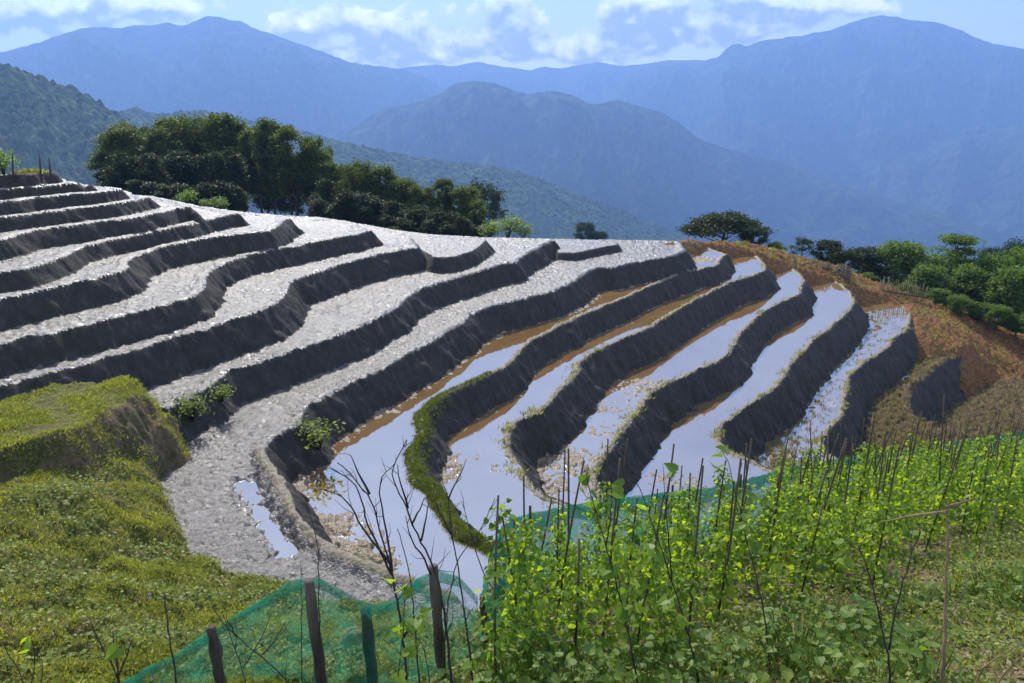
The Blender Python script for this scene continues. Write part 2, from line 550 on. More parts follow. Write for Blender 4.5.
step_edge = [(-150, 437, 4.45), (0, 402, 4.5), (35, 392, 4.5), (60, 386, 4.52), (125, 377.5, 4.62), (136, 383, 4.66), (139, 392, 4.7), (125, 405, 4.66), (95, 416, 4.58), (62, 429, 4.5), (30, 440, 4.46), (0, 448, 4.42), (-150, 478, 4.35)]
STEPE = tri(step_edge)
STEP = TPS(STEPE, 0.02)
SOIL = TPS(SOILP, 0.05)

# the garden runs to its net; the net line is found by letting its top follow the photo's sight lines
NET_BACK_TOP = [(505, 521), (530, 514), (562, 507), (600, 501), (640, 496), (672, 492), (705, 489), (740, 481), (775, 472), (815, 463), (850, 457), (890, 452), (930, 446), (970, 440), (1010, 434), (1080, 424)]
NET_H = 1.0


def drop_to(u, v, surf, h, lo=3.0, hi=40.0):
    """the point on the sight line (u, v) that stands h above a surface"""
    d = ray(u, v)
    z = np.linspace(lo, hi, 3000)
    p = d[None] * z[:, None]
    g = p[:, 2] - h - surf(p[:, 0], p[:, 1])
    i = np.argmax(g <= 0)
    return p[i]


NETB = np.array([drop_to(u, v, GARDEN, NET_H) for u, v in NET_BACK_TOP])
g_out = NETB[:, :2] * (1 + 0.35 / np.linalg.norm(NETB[:, :2], axis=1))[:, None]
corner = tri([(484, 650, 4.4), (470, 700, 4.2)])
GARDE = np.vstack([corner[::-1][:, :2], g_out, [[40.0, 16.0]], [[40.0, -2.0]], [[0.2, -2.0]]])

# ------------------------------------------------------------------ sampling grid: fans out from the viewpoint, fine where it is near
NC = 1120
TH = np.linspace(D2R(-47), D2R(47), NC)
R1 = np.exp(np.arange(math.log(3.2), math.log(46), 0.0031))
R2 = np.exp(np.arange(math.log(46.15), math.log(135), 0.02))
RR = np.r_[R1, R2]
NR = len(RR)
TT, RG = np.meshgrid(TH, RR)
X = RG * np.sin(TT); Y = RG * np.cos(TT)
ci = np.r_[np.arange(0, NR - 1, 2), NR - 1]; cj = np.r_[np.arange(0, NC - 1, 2), NC - 1]


def up(a):
    """coarse grid -> full grid, bilinear"""
    t = np.interp(np.arange(NR), ci, np.arange(len(ci))); i = np.minimum(t.astype(int), len(ci) - 2); f = (t - i)[:, None]
    a = a[i] * (1 - f) + a[i + 1] * f
    t = np.interp(np.arange(NC), cj, np.arange(len(cj))); j = np.minimum(t.astype(int), len(cj) - 2); g = (t - j)[None]
    return a[:, j] * (1 - g) + a[:, j + 1] * g


XC = X[np.ix_(ci, cj)]; YC = Y[np.ix_(ci, cj)]


def sd_grid(poly):
    return up(seg_sd(XC, YC, poly).astype(np.float64))


WOB = fbm(X * 0.9, Y * 0.9, 4, 3) * 0.14 + fbm(X * 4.5, Y * 4.5, 3, 9) * 0.05
CLOD = fbm(X * 4.2, Y * 4.2, 4, 21, 0.6)
CLOD2 = np.abs(fbm(X * 2.4, Y * 2.4, 3, 31))
FINE = fbm(X * 9.0, Y * 9.0, 2, 41)
LOW = fbm(X * 0.35, Y * 0.35, 3, 51)
WALLN = fbm(X * 2.2, Y * 2.2, 3, 61)
SLOPE = 1.42

az = np.degrees(TT)
kk = np.interp(az, [-47, -20, 0, 12, 22, 30, 47], [0.165, 0.175, 0.20, 0.235, 0.265, 0.31, 0.36])
Z = -np.maximum(12.6, kk * RG) - 0.06 * np.maximum(RG - 60, 0) + LOW * 0.3
ID = np.zeros(Z.shape, np.int16)          # 0 = open hillside
RISE = np.ones(Z.shape, bool)
SDK = np.full(Z.shape, 99.0)              # distance in from the level's own rim
ABOVE = np.full(Z.shape, 99.0)            # distance out from the next wall up
WATERY = {11, 12, 13, 14, 15}
WET = {}


def lay(idn, sd, ztop, zskirt, slope=SLOPE, wob=1.0):
    global Z, ID, RISE, SDK
    s = sd + WOB * wob
    zs = np.where(s >= 0, ztop, zskirt + s * slope * (1 + 0.36 * WALLN) + 0.05 * CLOD * np.clip(-s * 4, 0, 1))
    m = zs > Z
    Z = np.where(m, zs, Z); ID = np.where(m, idn, ID)
    RISE = np.where(m, s < 0, RISE); SDK = np.where(m, s, SDK)


sds = {}
order = list(range(17, -1, -1))
bund_near = on_plane(*np.array([(266, 456), (269, 467), (276, 475), (289, 497), (301, 521), (322, 544), (340, 558), (375, 571), (407, 581), (450, 600)], float).T, np.full(10, HL[10]))
d_bn = line_d(X, Y, bund_near)
puddle = on_plane(*np.array([(222, 470), (245, 480), (254, 497), (264, 515), (276, 533), (290, 550), (305, 566)], float).T, np.full(7, HL[10]))
d_pud = line_d(X, Y, puddle[1:-1])
SHALLOW = fbm(X * 1.1, Y * 1.1, 3, 71)


def patch(u, v, H, r):
    p = on_plane(u, v, H)
    return np.clip(1 - np.hypot(X - p[0], Y - p[1]) / r, 0, 1)


PATCHES = {11: [(350, 530, 0.8), (336, 520, 0.6), (372, 549, 0.7), (345, 556, 0.6), (395, 560, 0.6), (300, 478, .5), (715, 258, 1.3), (700, 260, 1.2)], 12: [(447, 460, 0.75), (494, 467, 0.4), (451, 474, 0.6), (478, 455, .3), (585, 373, .9)],
           13: [(563, 470, 1.7), (580, 455, 1.1), (605, 430, 1.1), (620, 408, 1.2), (640, 390, 1.4), (655, 383, 1.2), (549, 487, .8), (600, 488, .6)],
           14: [(660, 478, 0.8), (690, 480, 0.9), (705, 415, .5), (688, 372, .6)], 15: []}
for k_ in order:
    sd = sds[k_] = sd_grid(POLY[k_])
    z0 = -HL[k_]
    s = sd + WOB
    if k_ in WATERY:
        # distance out from the foot of the wall above makes a silty margin
        hi = sds_up = seg_sd(XC, YC, POLY[k_ - 1])
        rise = HL[k_] - HL[k_ - 1]
        foot = -up(hi.astype(float)) - rise / SLOPE
        marg = np.exp(-np.clip(foot, 0, 9) / (0.38 if k_ in (11, 12) else 0.25))
        bed = z0 - 0.080 + CLOD * 0.05 + 0.03 * FINE + marg * (0.056 if k_ == 11 else 0.042 if k_ == 12 else 0.038 if k_ == 13 else 0.02) * (1 + 0.8 * SHALLOW)
        for (u_, v_, r_) in PATCHES[k_]:
            bed = bed + patch(u_, v_, HL[k_], r_ * 0.8) ** 0.8 * (0.046 + 0.04 * FINE + 0.04 * CLOD)
        if k_ == 15:
            rows = np.exp(-((s - 1.55 + 0.3 * LOW) / 0.75) ** 2) * sstep(20, 26, -(RG - 46))
            bed = bed + 0.10 * rows * sstep(-0.1, 0.45, CLOD) * 1.3 + 0.012
        bn = 0.085 * np.exp(-((s - 0.08) / 0.085) ** 2) * (1 + 0.35 * CLOD + .3 * LOW)
        if k_ == 11:
            bn = bn + 0.04 * np.exp(-((s - 0.13) / 0.14) ** 2) * (RG < 17)
        ztop = np.maximum(bed, z0 - 0.10) + bn
        lay(k_ + 1, sd, ztop, z0 + 0.03)
    elif k_ in (16, 17):
        foot = -up(seg_sd(XC, YC, POLY[k_ - 1]).astype(float)) - (HL[k_] - HL[k_ - 1]) / SLOPE
        ztop = z0 - 0.02 + 0.24 * CLOD + 0.10 * FINE - 0.16 * np.exp(-np.clip(foot, 0, 9) / 0.35) + 0.10 * np.exp(-((s - 0.15) / 0.13) ** 2)
        lay(k_ + 1, sd, ztop, z0 + 0.02)
    else:
        amp = 0.55 + 0.45 * sstep(3, 9, k_)
        ztop = z0 + amp * (0.048 * CLOD + 0.04 * (0.25 - CLOD2) + 0.026 * FINE) + 0.03 * LOW + 0.055 * np.exp(-((s - 0.14) / 0.12) ** 2)
        # sloping wash of mud near the wall above, and shallow puddles
        if k_ == 10:
            near = sstep(19, 15, RG)
            ztop = z0 + (ztop - z0) * (1 - 0.75 * near * np.exp(-(d_bn / 0.28) ** 2)) + near * (0.14 * np.exp(-((d_bn - 0.06) / 0.14) ** 2) * (1 + 0.25 * CLOD))
            ztop = ztop - 0.13 * np.exp(-((d_pud + 0.16 * CLOD + 0.10 * LOW) / 0.20) ** 2)
        if k_ == 9:
            pass
        lay(k_ + 1, sd, ztop, z0)
    if k_ == 10:
        sdc = sd_grid(POLY['crescent2'])
        lay(11, sdc, -HC2 + 0.035 * CLOD + 0.02 * FINE, -HC2, wob=0.3)
    if k_ == 9:
        sdc = sd_grid(POLY['crescent'])
        lay(10, sdc, -HC + 0.035 * CLOD + 0.02 * FINE, -HC, wob=0.3)
    sds.pop(k_)

S_SOIL, S_GARD, S_BANK, S_STEP = 40, 41, 42, 43
zs = SOIL(XC, YC); sd = sd_grid(SOILP[:, :2])
zs = up(zs)
near_gully = perlin(X * 0.25 + Y * 0.5, Y * 0.1, 5)
lay(S_SOIL, sd, zs + 0.22 * CLOD + 0.35 * (near_gully - 0.1) * sstep(0.2, 1.5, sd) + 0.08 * FINE, zs, 0.75, wob=1.6)
gmask = RG < 26
sd = sd_grid(GARDE)
zg = up(np.clip(GARDEN(XC, YC), -14, -2.6))
lay(S_GARD, sd, zg + 0.05 * CLOD + 0.10 * LOW, zg, 0.9)
sd = sd_grid(BANKE[:, :2])
zb = up(np.clip(BANK(XC, YC), -9, 0))
HUM = fbm(X * 1.6, Y * 1.6, 3, 91)
lay(S_BANK, sd, zb + 0.11 * CLOD + 0.20 * HUM + 0.05 * np.abs(FINE) - 0.03, zb, 2.0, wob=1.2)
sd = sd_grid(STEPE[:, :2])
zb = up(np.clip(STEP(XC, YC), -6, 0))
lay(S_STEP, sd, zb + 0.06 * CLOD + 0.05 * HUM, zb, 1.7, wob=1.8)


def ground_z(x, y):
    """height of the finished ground under a point (nearest sample)"""
    r = np.hypot(x, y); t = np.arctan2(x, y)
    i = np.clip(np.searchsorted(RR, r), 0, NR - 1)
    j = np.clip(np.round((t - TH[0]) / (TH[1] - TH[0])).astype(int), 0, NC - 1)
    return Z[i, j]


# ---- cut the grid into its level pieces
VI = np.arange(NR * NC).reshape(NR, NC)
QUADS = np.stack([VI[:-1, :-1], VI[1:, :-1], VI[1:, 1:], VI[:-1, 1:]], -1).reshape(-1, 4)[:, ::-1]
IDf = np.maximum(np.maximum(ID[:-1, :-1], ID[1:, :-1]), np.maximum(ID[1:, 1:], ID[:-1, 1:])).ravel()
Rf = (RISE[:-1, :-1].astype(int) + RISE[1:, :-1] + RISE[1:, 1:] + RISE[:-1, 1:]).ravel() >= 2
Sf = SDK[:-1, :-1].ravel()
V3 = np.stack([X, Y, Z], -1).reshape(-1, 3)


def piece(name, sel, mats, midx, label, cat, group=None):
    q = QUADS[sel]
    used, inv = np.unique(q, return_inverse=True)
    o = mesh_obj(name, V3[used], inv.reshape(-1, 4), mats, mat_idx=midx[sel])
    return tag(o, label, cat, group, 'structure')


WHERE = ['grassy knoll strip above the highest terrace wall, crumbling dry edge', 'narrow dry terrace just below the grassy knoll with two posts',
         'thin terrace strip second below the knoll, ending at a pale tip', 'thin bare terrace ending beside the edge of the tree grove',
         'grey mud terrace whose tip ends below two light green bushes', 'mud terrace widening at the frame edge, above the broad S-bend terrace',
         'S-bend mud terrace with small slump in the wall crook', 'mud terrace with tight hooked bend and clods piled in the hook',
         'broad glistening mud terrace with small puddle in its bend, just above the grass step', 'mud terrace starting beside the grass step as a narrow pale strip',
         'widest clod-covered mud terrace with puddle, wrapping round the first pool bund', 'flooded terrace with mossy green bund, highest of the pools',
         'flooded terrace directly below the mossy bund, twisting S-shaped', 'flooded terrace with muddy clod patch beside the garden net', 'smooth flooded terrace with clean sky reflection, ending at squared earth tip',
         'flooded terrace dotted with clumps of stubble, outermost pool', 'brown stubble terrace between the last pool and the orange slope', 'lowest brown terrace behind the bean stakes']
LV = [M['mud'], M['riser'], M['bund'], M['bed'], M['field']]
terr = {}
for k_ in range(18):
    sel = IDf == k_ + 1
    if not sel.any():
        continue
    wat = k_ in WATERY
    mi = np.where(Rf, 1, np.where(Sf < (0.17 if wat else 0.2), 2, 3 if wat else 0))
    if k_ in (16, 17):
        mi = np.where(Rf, 1, 4)
    if k_ == 0:
        mi = np.where(Rf, 1, 4)
    if not wat and k_ not in (0, 16, 17):
        mi = np.where((mi == 2), 0, mi)
    if k_ == 10:
        nb = ((d_bn < 0.17) & (RG < 18.5) & (~RISE))[:-1, :-1].ravel()
        mi = np.where(nb, 2, mi)
    terr[k_] = piece('terrace', sel, LV, mi, WHERE[k_], 'terrace', 'rice terraces stepping down the hill')
piece('hillside', IDf == 0, [M['bank']], np.zeros(len(IDf), int), 'grassy hillside falling away behind the terraces', 'hillside')
piece('soil_slope', IDf == S_SOIL, [M['soil'], M['soil']], np.where(Rf, 1, 0), 'orange bare soil slope beside the outermost pools', 'slope')
piece('garden_ground', IDf == S_GARD, [M['garden']], np.zeros(len(IDf), int), 'brown weedy garden soil under the bean stakes', 'garden ground')
piece('grass_bank', IDf == S_BANK, [M['bank'], M['garden']], np.where(Rf, 1, 0), 'sunlit mossy grass bank below the green step', 'bank')
piece('grass_step', IDf == S_STEP, [M['bank'], M['garden']], np.where(Rf, 1, 0), 'bright green grass step with dark shaded face', 'bank')

# ---- the water of each pool, one level sheet
WL = {11: 'pool water behind the mossy green bund, dark twigs before it', 12: 'S-shaped pool water just below the mossy bund', 13: 'pool water with pale clods at its near end',
      14: 'clean pale pool water above the squared earth tip', 15: 'outermost pool water broken by rows of stubble'}
from mathutils.geometry import tessellate_polygon
WL[16] = 'slivers of water along the foot of the last wall in the brown field'
for k_ in sorted(WATERY) + [16]:
    p = POLY[k_]
    z = -HL[k_] - (0.03 if k_ != 16 else 0.135)
    fs = tessellate_polygon([[Vector((a, b, 0)) for a, b in p]])
    o = mesh_obj('water', np.c_[p, np.full(len(p), z)], [list(f) if ((p[f[1]][0]-p[f[0]][0])*(p[f[2]][1]-p[f[0]][1])-(p[f[1]][1]-p[f[0]][1])*(p[f[2]][0]-p[f[0]][0])) > 0 else list(f)[::-1] for f in fs], M['water'], smooth=False)
    tag(o, WL[k_], 'water', 'flooded pools', 'structure')
for nm, cen, r, H, lab in (('water', (262, 515), 2.1, HL[10] + 0.066, 'shallow puddle in the mud along the curved bund'),):
    pts = []
    L = puddle[:, :2]
    dv = np.gradient(L, axis=0); nv = np.stack([-dv[:, 1], dv[:, 0]], -1); nv /= np.linalg.norm(nv, axis=1)[:, None]
    ring = np.vstack([L + nv * 0.42, (L - nv * 0.42)[::-1]])
    n = len(L)
    o = mesh_obj(nm, np.c_[ring, np.full(len(ring), -H)], [[i, i + 1, 2 * n - 2 - i, 2 * n - 1 - i][::(1 if (nv[0, 0] * dv[0, 1] - nv[0, 1] * dv[0, 0]) > 0 else -1)] for i in range(n - 1)], M['water'], smooth=False)
    tag(o, lab, 'water', 'flooded pools', 'structure')
# ------------------------------------------------------------------ far ground, mountains, air, sky
def far_ground():
    rr = np.exp(np.linspace(math.log(20.0), math.log(4400), 90))
    th = np.linspace(0, 2 * math.pi, 181)[:-1]
    T, R = np.meshgrid(th, rr)
    x = R * np.sin(T); y = R * np.cos(T)
    z = -14.5 - 0.30 * np.maximum(R - 35, 0) + 0.0
    z = np.maximum(z, -530)
    z = z + fbm(x * 0.006, y * 0.006, 4, 8) * np.clip((R - 80) * 0.03, 0, 26)
    z = np.where(R < 30, -14.5, z)
    v = np.stack([x, y, z], -1).reshape(-1, 3)
    idx = np.arange(90 * 180).reshape(90, 180)
    a = idx[:-1]; b = idx[1:]
    q = np.stack([a, np.roll(a, -1, 1), np.roll(b, -1, 1), b], -1).reshape(-1, 4)[:, ::-1]
    v = np.vstack([v, [[0, 0, -14.5]]])
    q2 = [list(f) for f in q] + [[int(idx[0, j]), int(idx[0, (j + 1) % 180]), len(v) - 1] for j in range(180)]
    o = mesh_obj('ground', v, q2, M['forest'])
    tag(o, 'dark wooded valley floor stretching under the mountains', 'ground', kind='structure')


far_ground()


def mountain(name, ridge, dist, label, mat, floor=-520.0, spur=0.28, seed=1, run=1.7, ns=420, nt=150, rough=0.016, p=1.0, freq=3.0, trees=0.0, rise=0.0):
    """a range whose crest follows the given skyline at its own distance and whose spurs run down both sides"""
    r = np.array(ridge, float)
    s = np.r_[0, np.cumsum(np.hypot(np.diff(r[:, 0]), np.diff(r[:, 1])))]
    t = np.linspace(0, s[-1], ns)
    u = np.interp(t, s, r[:, 0]); v = np.interp(t, s, r[:, 1])
    # soften the corners of the traced line a little
    k = np.ones(5) / 5
    v[2:-2] = np.convolve(v, k, 'same')[2:-2]
    d = ray(u, v)
    hor = np.linalg.norm(d[:, :2], axis=1)
    wob = 1 + 0.10 * fbm(t / s[-1] * 4.0, t * 0 + seed, 3, seed)
    crest = d * (dist * wob / hor)[:, None]
    radial = crest[:, :2] / np.linalg.norm(crest[:, :2], axis=1)[:, None]
    H = crest[:, 2] - floor
    tt = np.r_[-np.linspace(0.45, 0.03, 20), np.linspace(0, 1, nt) ** 1.2]
    Tm, Hm = np.meshgrid(tt, H)
    run_m = Hm * run
    px = crest[:, 0:1] - radial[:, 0:1] * Tm * run_m
    py = crest[:, 1:2] - radial[:, 1:2] * Tm * run_m
    A = np.abs(Tm)
    L = dist * 0.16
    sp = fbm(px / L * freq * 0.7 + py / L * 0.25, py / L * 0.45 * freq * 0.6, 5, seed, 0.5, True)
    sp2 = fbm(px / L * freq * 2.6, py / L * freq * 1.6, 4, seed + 5, 0.55, True)
    env = np.clip((A - 0.02) * 5, 0, 1) * (1 - 0.6 * A)
    z = floor + Hm * (1 - A) ** p + Hm * env * (spur * (sp - 0.35) + spur * 0.38 * (sp2 - 0.3))
    z = np.minimum(z, floor + Hm * (1 - 0.22 * A))
    z = z + Hm * rough * fbm(px / dist * 60, py / dist * 60, 3, seed + 9) * np.clip(A * 40 + 0.6, 0, 1)
    if trees:
        z = z + trees * (np.abs(fbm(px / (trees * 1.25), py / (trees * 1.25), 2, seed + 3)) * 1.1 + 0.5 * fbm(px / (trees * 7), py / (trees * 7), 2, seed + 4))
    ncol = len(tt)
    idx = np.arange(ns * ncol).reshape(ns, ncol)
    q = np.stack([idx[:-1, :-1], idx[:-1, 1:], idx[1:, 1:], idx[1:, :-1]], -1).reshape(-1, 4)
    o = mesh_obj(name, np.stack([px, py, z], -1).reshape(-1, 3), q, mat)
    return tag(o, label, 'mountain', 'mountains across the valley', 'structure')


mountain('mountain', [(250, 74), (330, 78), (380, 73), (405, 67.5), (435, 64.5), (455, 66), (475, 61.5), (500, 66), (530, 70), (545, 66), (560, 69), (580, 64.5), (602, 62), (620, 66), (637, 65), (667, 60), (700, 60), (730, 62), (790, 70)], 4300,
         'palest low range on the skyline between the two great peaks', M['forest'], seed=11, spur=0.2)
mountain('mountain', [(-150, 80), (0, 52.5), (40, 42), (75, 29.5), (100, 27), (120, 28), (130, 25), (152, 25), (165, 23), (185, 25), (200, 19), (208, 15.5), (216, 16), (230, 20), (240, 21), (262, 31), (300, 44), (330, 55), (350, 62), (375, 66), (400, 69), (425, 76), (440, 87), (460, 104), (520, 150)], 3500,
         'long blue mountain with a blunt twin summit above the grove', M['forest'], seed=23, spur=0.30)
mountain('mountain', [(540, 160), (575, 116), (597, 100), (618, 83), (637, 71), (657, 66), (677, 65), (700, 62), (718, 57), (724, 51), (732, 44.5), (738, 44), (747, 46.5), (762, 40), (792, 37), (815, 33), (832, 30), (845, 25), (857, 21), (866, 18), (880, 15), (897, 17), (912, 20.5), (925, 21), (937, 22), (962, 31), (982, 40), (1004, 46), (1024, 49), (1080, 58), (1180, 78)], 3900,
         'highest hazy mountain with long stepped crest above the right-hand trees', M['forest'], seed=37, spur=0.30)
mountain('mountain', [(720, 262), (790, 215), (840, 196), (862, 187), (890, 166), (912, 152), (935, 142), (970, 131), (1024, 122), (1100, 112), (1160, 110)], 3000,
         'faint lower spur in front of the highest mountain', M['forest'], seed=41, spur=0.22, freq=2.4)
mountain('mountain', [(280, 190), (315, 158), (345, 134), (365, 120), (382, 108), (400, 105), (412, 104), (425, 100), (440, 93), (452, 85), (462, 81.5), (480, 81), (500, 84.5), (512, 90), (532, 94), (545, 91), (557, 91.5), (572, 95), (594, 105), (606, 102), (619, 100), (637, 105), (662, 112), (682, 125), (700, 140), (732, 150), (772, 160), (812, 175), (862, 192), (912, 205), (962, 220), (1012, 235), (1100, 260)], 2300,
         'central blue ridge with three humps, darker than the ranges behind', M['forest'], seed=53, spur=0.40, freq=2.2, nt=190)
mountain('mountain', [(-40, 150), (60, 128), (110, 116), (125, 110), (135, 107.5), (150, 115), (170, 114), (185, 111), (200, 111), (240, 118), (290, 130), (333, 140), (361, 146), (408, 157), (455, 164), (480, 164), (502, 168), (542, 180), (577, 194), (612, 208), (652, 224), (690, 240), (760, 258), (860, 282), (1000, 320), (1150, 350)], 1150,
         'low wooded ridge right behind the tree grove', M['woods'], floor=-380, seed=67, spur=0.13, trees=6.0, ns=700, nt=240)
mountain('mountain', [(-260, 20), (-140, 38), (-60, 52), (0, 65), (20, 70), (50, 82), (80, 95), (100, 105), (125, 120), (142, 136), (160, 160), (180, 185), (205, 215), (240, 260)], 760,
         'wooded near hillside at the edge of the frame, individual trees visible', M['woods'], floor=-170, seed=79, spur=0.12, trees=8.0, ns=520, nt=420, run=2.0)

# ---- the air: one closed box of even, pale blue haze
def haze():
    x0, x1, y0, y1, z0, z1 = -3100, 3100, -600, 4800, -620, 560
    v = [(x, y, z) for z in (z0, z1) for x, y in ((x0, y0), (x1, y0), (x1, y1), (x0, y1))]
    f = [[0, 3, 2, 1], [4, 5, 6, 7], [0, 1, 5, 4], [1, 2, 6, 5], [2, 3, 7, 6], [3, 0, 4, 7]]
    k = NT('haze_air')
    pv = k.n('ShaderNodeVolumePrincipled')
    pv.inputs['Color'].default_value = (0.30, 0.50, 0.95, 1)
    pv.inputs['Density'].default_value = 3.2e-4
    pv.inputs['Anisotropy'].default_value = 0.25
    k.link(pv.outputs[0], k.out.inputs['Volume'])
    o = mesh_obj('haze', v, f, k.m, smooth=False)
    o['kind'] = 'stuff'
    tag(o, 'blue mountain haze filling the whole valley', 'haze', kind='stuff')


haze()

# ---- sky with cumulus banks along the crests
W = bpy.data.worlds.new('World')
scene.world = W
W.use_nodes = True
wt = W.node_tree
wt.nodes.clear()


class WN(NT):
    def __init__(self, tree):
        self.t = tree


k = WN(wt)
out = k.n('ShaderNodeOutputWorld')
bg = k.n('ShaderNodeBackground')
bg.inputs['Strength'].default_value = 0.13
sky = k.n('ShaderNodeTexSky')
sky.sky_type = 'NISHITA'
sky.sun_disc = False
sky.sun_elevation = SUN_EL
sky.sun_rotation = SUN_AZ
sky.altitude = 1400
sky.air_density = 1.0
sky.dust_density = 0.7
sky.ozone_density = 2.0
tc = k.n('ShaderNodeTexCoord')
sx = k.n('ShaderNodeSeparateXYZ')
k.link(tc.outputs['Generated'], sx.inputs[0])
yy = k.math('MAXIMUM', sx.outputs[1], 0.02)
ta = k.math('DIVIDE', sx.outputs[0], yy)      # sideways slope of the direction
te = k.math('DIVIDE', sx.outputs[2], yy)      # upward slope of the direction
ahead = k.math('GREATER_THAN', sx.outputs[1], 0.05)


def uv_dir(u, v):
    d = ray(u, v)
    return d[0] / d[1], d[2] / d[1]


def blob(u, v, wu, wv, amp, te=te):
    a, e = uv_dir(u, v)
    da = k.math('DIVIDE', k.math('SUBTRACT', ta, float(a)), wu / F / 0.95)
    de = k.math('DIVIDE', k.math('SUBTRACT', te, float(e)), wv / F / 0.95)
    q = k.math('ADD', k.math('MULTIPLY', da, da), k.math('MULTIPLY', de, de))
    g = k.math('POWER', 2.718, k.math('MULTIPLY', q, -1.0))
    return k.math('MULTIPLY', g, amp)


blobs = [(-20, 18, 70, 22, .42), (60, 14, 60, 16, .36), (130, 6, 55, 18, .45), (185, 10, 40, 14, .25), (300, 24, 40, 26, .46), (330, 48, 40, 12, .3), (365, 45, 42, 22, .4), (420, 30, 45, 26, .45), (445, 48, 60, 12, .3), (510, 18, 42, 30, .5), (520, 48, 50, 10, .3),
         (612, 40, 40, 20, .42), (640, 14, 60, 26, .52), (700, 20, 60, 22, .5), (745, 12, 50, 22, .45), (790, 14, 50, 16, .46), (840, 6, 50, 12, .45), (600, 55, 60, 10, .3), (560, 85, 0.01, .01, 0)][:-1]
def total(tev):
    s_ = None
    for b in blobs:
        q = blob(*b, te=tev)
        s_ = q if s_ is None else k.math('ADD', s_, q)
    return k.math('MINIMUM', k.math('MULTIPLY', s_, 0.70), 0.37)


UPS = 0.017
bias = total(te)
bias_up = total(k.math('ADD', te, UPS))


def cloud_density(de):
    cv = k.n('ShaderNodeCombineXYZ')
    k.link(ta, cv.inputs[0])
    k.link(k.math('MULTIPLY', k.math('ADD', te, de), 1.35), cv.inputs[1])
    nz = k.noise(cv.outputs[0], 12.0, 9, 0.6, 0.2)
    v2 = k.n('ShaderNodeTexVoronoi'); v2.inputs['Scale'].default_value = 34.0
    v2.feature = 'SMOOTH_F1'
    k.link(cv.outputs[0], v2.inputs['Vector'])
    nz = k.math('SUBTRACT', nz, k.math('MULTIPLY', v2.outputs['Distance'], 0.26))
    return nz


n0 = cloud_density(0.0)
dens = k.math('ADD', n0, bias)
n1 = cloud_density(UPS)
cov = k.ramp(dens, [(0.575, 0.0), (0.66, 1.0)])
edge = k.ramp(dens, [(0.60, 1.0), (0.80, 0.0)])
_cv = k.n('ShaderNodeCombineXYZ')
k.link(ta, _cv.inputs[0]); k.link(te, _cv.inputs[1])
nhi = k.noise(_cv.outputs[0], 48.0, 6, 0.62, 0.3)
# light from above: thinner cloud above a point lets more sun reach it
top = k.math('ADD', k.math('MULTIPLY', k.math('SUBTRACT', dens, k.math('ADD', n1, bias_up)), 3.4), 0.05, clamp=True)
lit = k.math('ADD', k.math('MULTIPLY', edge, 0.42), k.math('ADD', k.math('MULTIPLY', top, 0.9), k.math('MULTIPLY', k.math('SUBTRACT', nhi, 0.5), 0.9)), clamp=True)
ccol = k.ramp(lit, [(0.15, (2.9, 2.9, 3.1)), (0.45, (6.5, 6.4, 6.4)), (1.0, (13.5, 12.8, 11.8))])
cov = k.math('MULTIPLY', cov, ahead)
# thin high veil added above the view so the pools mirror a paler sky
nv = k.noise(tc.outputs['Generated'], 3.2, 5, 0.6)
up_ = k.ramp(sx.outputs[2], [(0.10, 0.0), (0.26, 1.0)])
veil = k.math('MULTIPLY', k.ramp(nv, [(0.32, 0.12), (0.7, 0.55)]), up_)
skyc = k.mix(veil, sky.outputs[0], (7.2, 8.3, 10.6))
low_ = k.ramp(sx.outputs[2], [(0.06, 0.72), (0.20, 0.0)])
skyc = k.mix(low_, skyc, (6.2, 6.3, 6.8))
sky2 = k.mix(cov, skyc, ccol)
k.link(sky2, bg.inputs[0])
k.link(bg.outputs[0], out.inputs[0])

sun = bpy.data.lights.new('sun', 'SUN')
sun.energy = 4.2
sun.angle = D2R(0.55)
sun.color = (1.0, 0.95, 0.86)
so = bpy.data.objects.new('sun', sun)
COL.objects.link(so)
sd_ = Vector((math.sin(SUN_AZ) * math.cos(SUN_EL), math.cos(SUN_AZ) * math.cos(SUN_EL), math.sin(SUN_EL)))
so.rotation_euler = sd_.to_track_quat('Z', 'Y').to_euler()
so.location = (0, 0, 30)

cam = bpy.data.cameras.new('camera')
cam.sensor_fit = 'HORIZONTAL'
cam.sensor_width = 36.0
cam.lens = 36.0 * F / 1024.0
cam.clip_start = 0.1
cam.clip_end = 40000
co = bpy.data.objects.new('camera', cam)
COL.objects.link(co)
co.location = (0, 0, 0)
co.rotation_euler = (math.pi / 2 - PITCH, 0, 0)
scene.camera = co

scene.view_settings.view_transform = 'Standard'
scene.view_settings.look = 'None'
scene.view_settings.exposure = 0.62
scene.view_settings.gamma = 1.0
scene.render.engine = 'CYCLES'
cy = scene.cycles
cy.use_denoising = True
cy.max_bounces = 7
cy.diffuse_bounces = 2
cy.glossy_bounces = 3
cy.transmission_bounces = 4
cy.transparent_max_bounces = 12
cy.volume_bounces = 1
cy.caustics_reflective = False
cy.caustics_refractive = False
cy.sample_clamp_indirect = 6.0
cy.sample_clamp_direct = 0.0
# ------------------------------------------------------------------ helpers for growing things
def hit(u, v, lo=3.5, hi=120.0):
    """where the sight line (u, v) first meets the finished ground"""
    z = np.exp(np.linspace(math.log(lo), math.log(hi), 6000))
    p = ray(u, v)[None] * z[:, None]
    g = ground_z(p[:, 0], p[:, 1])
    i = int(np.argmax(p[:, 2] <= g))
    if p[i, 2] > g[i]:
        return None
    return np.array([p[i, 0], p[i, 1], g[i]])


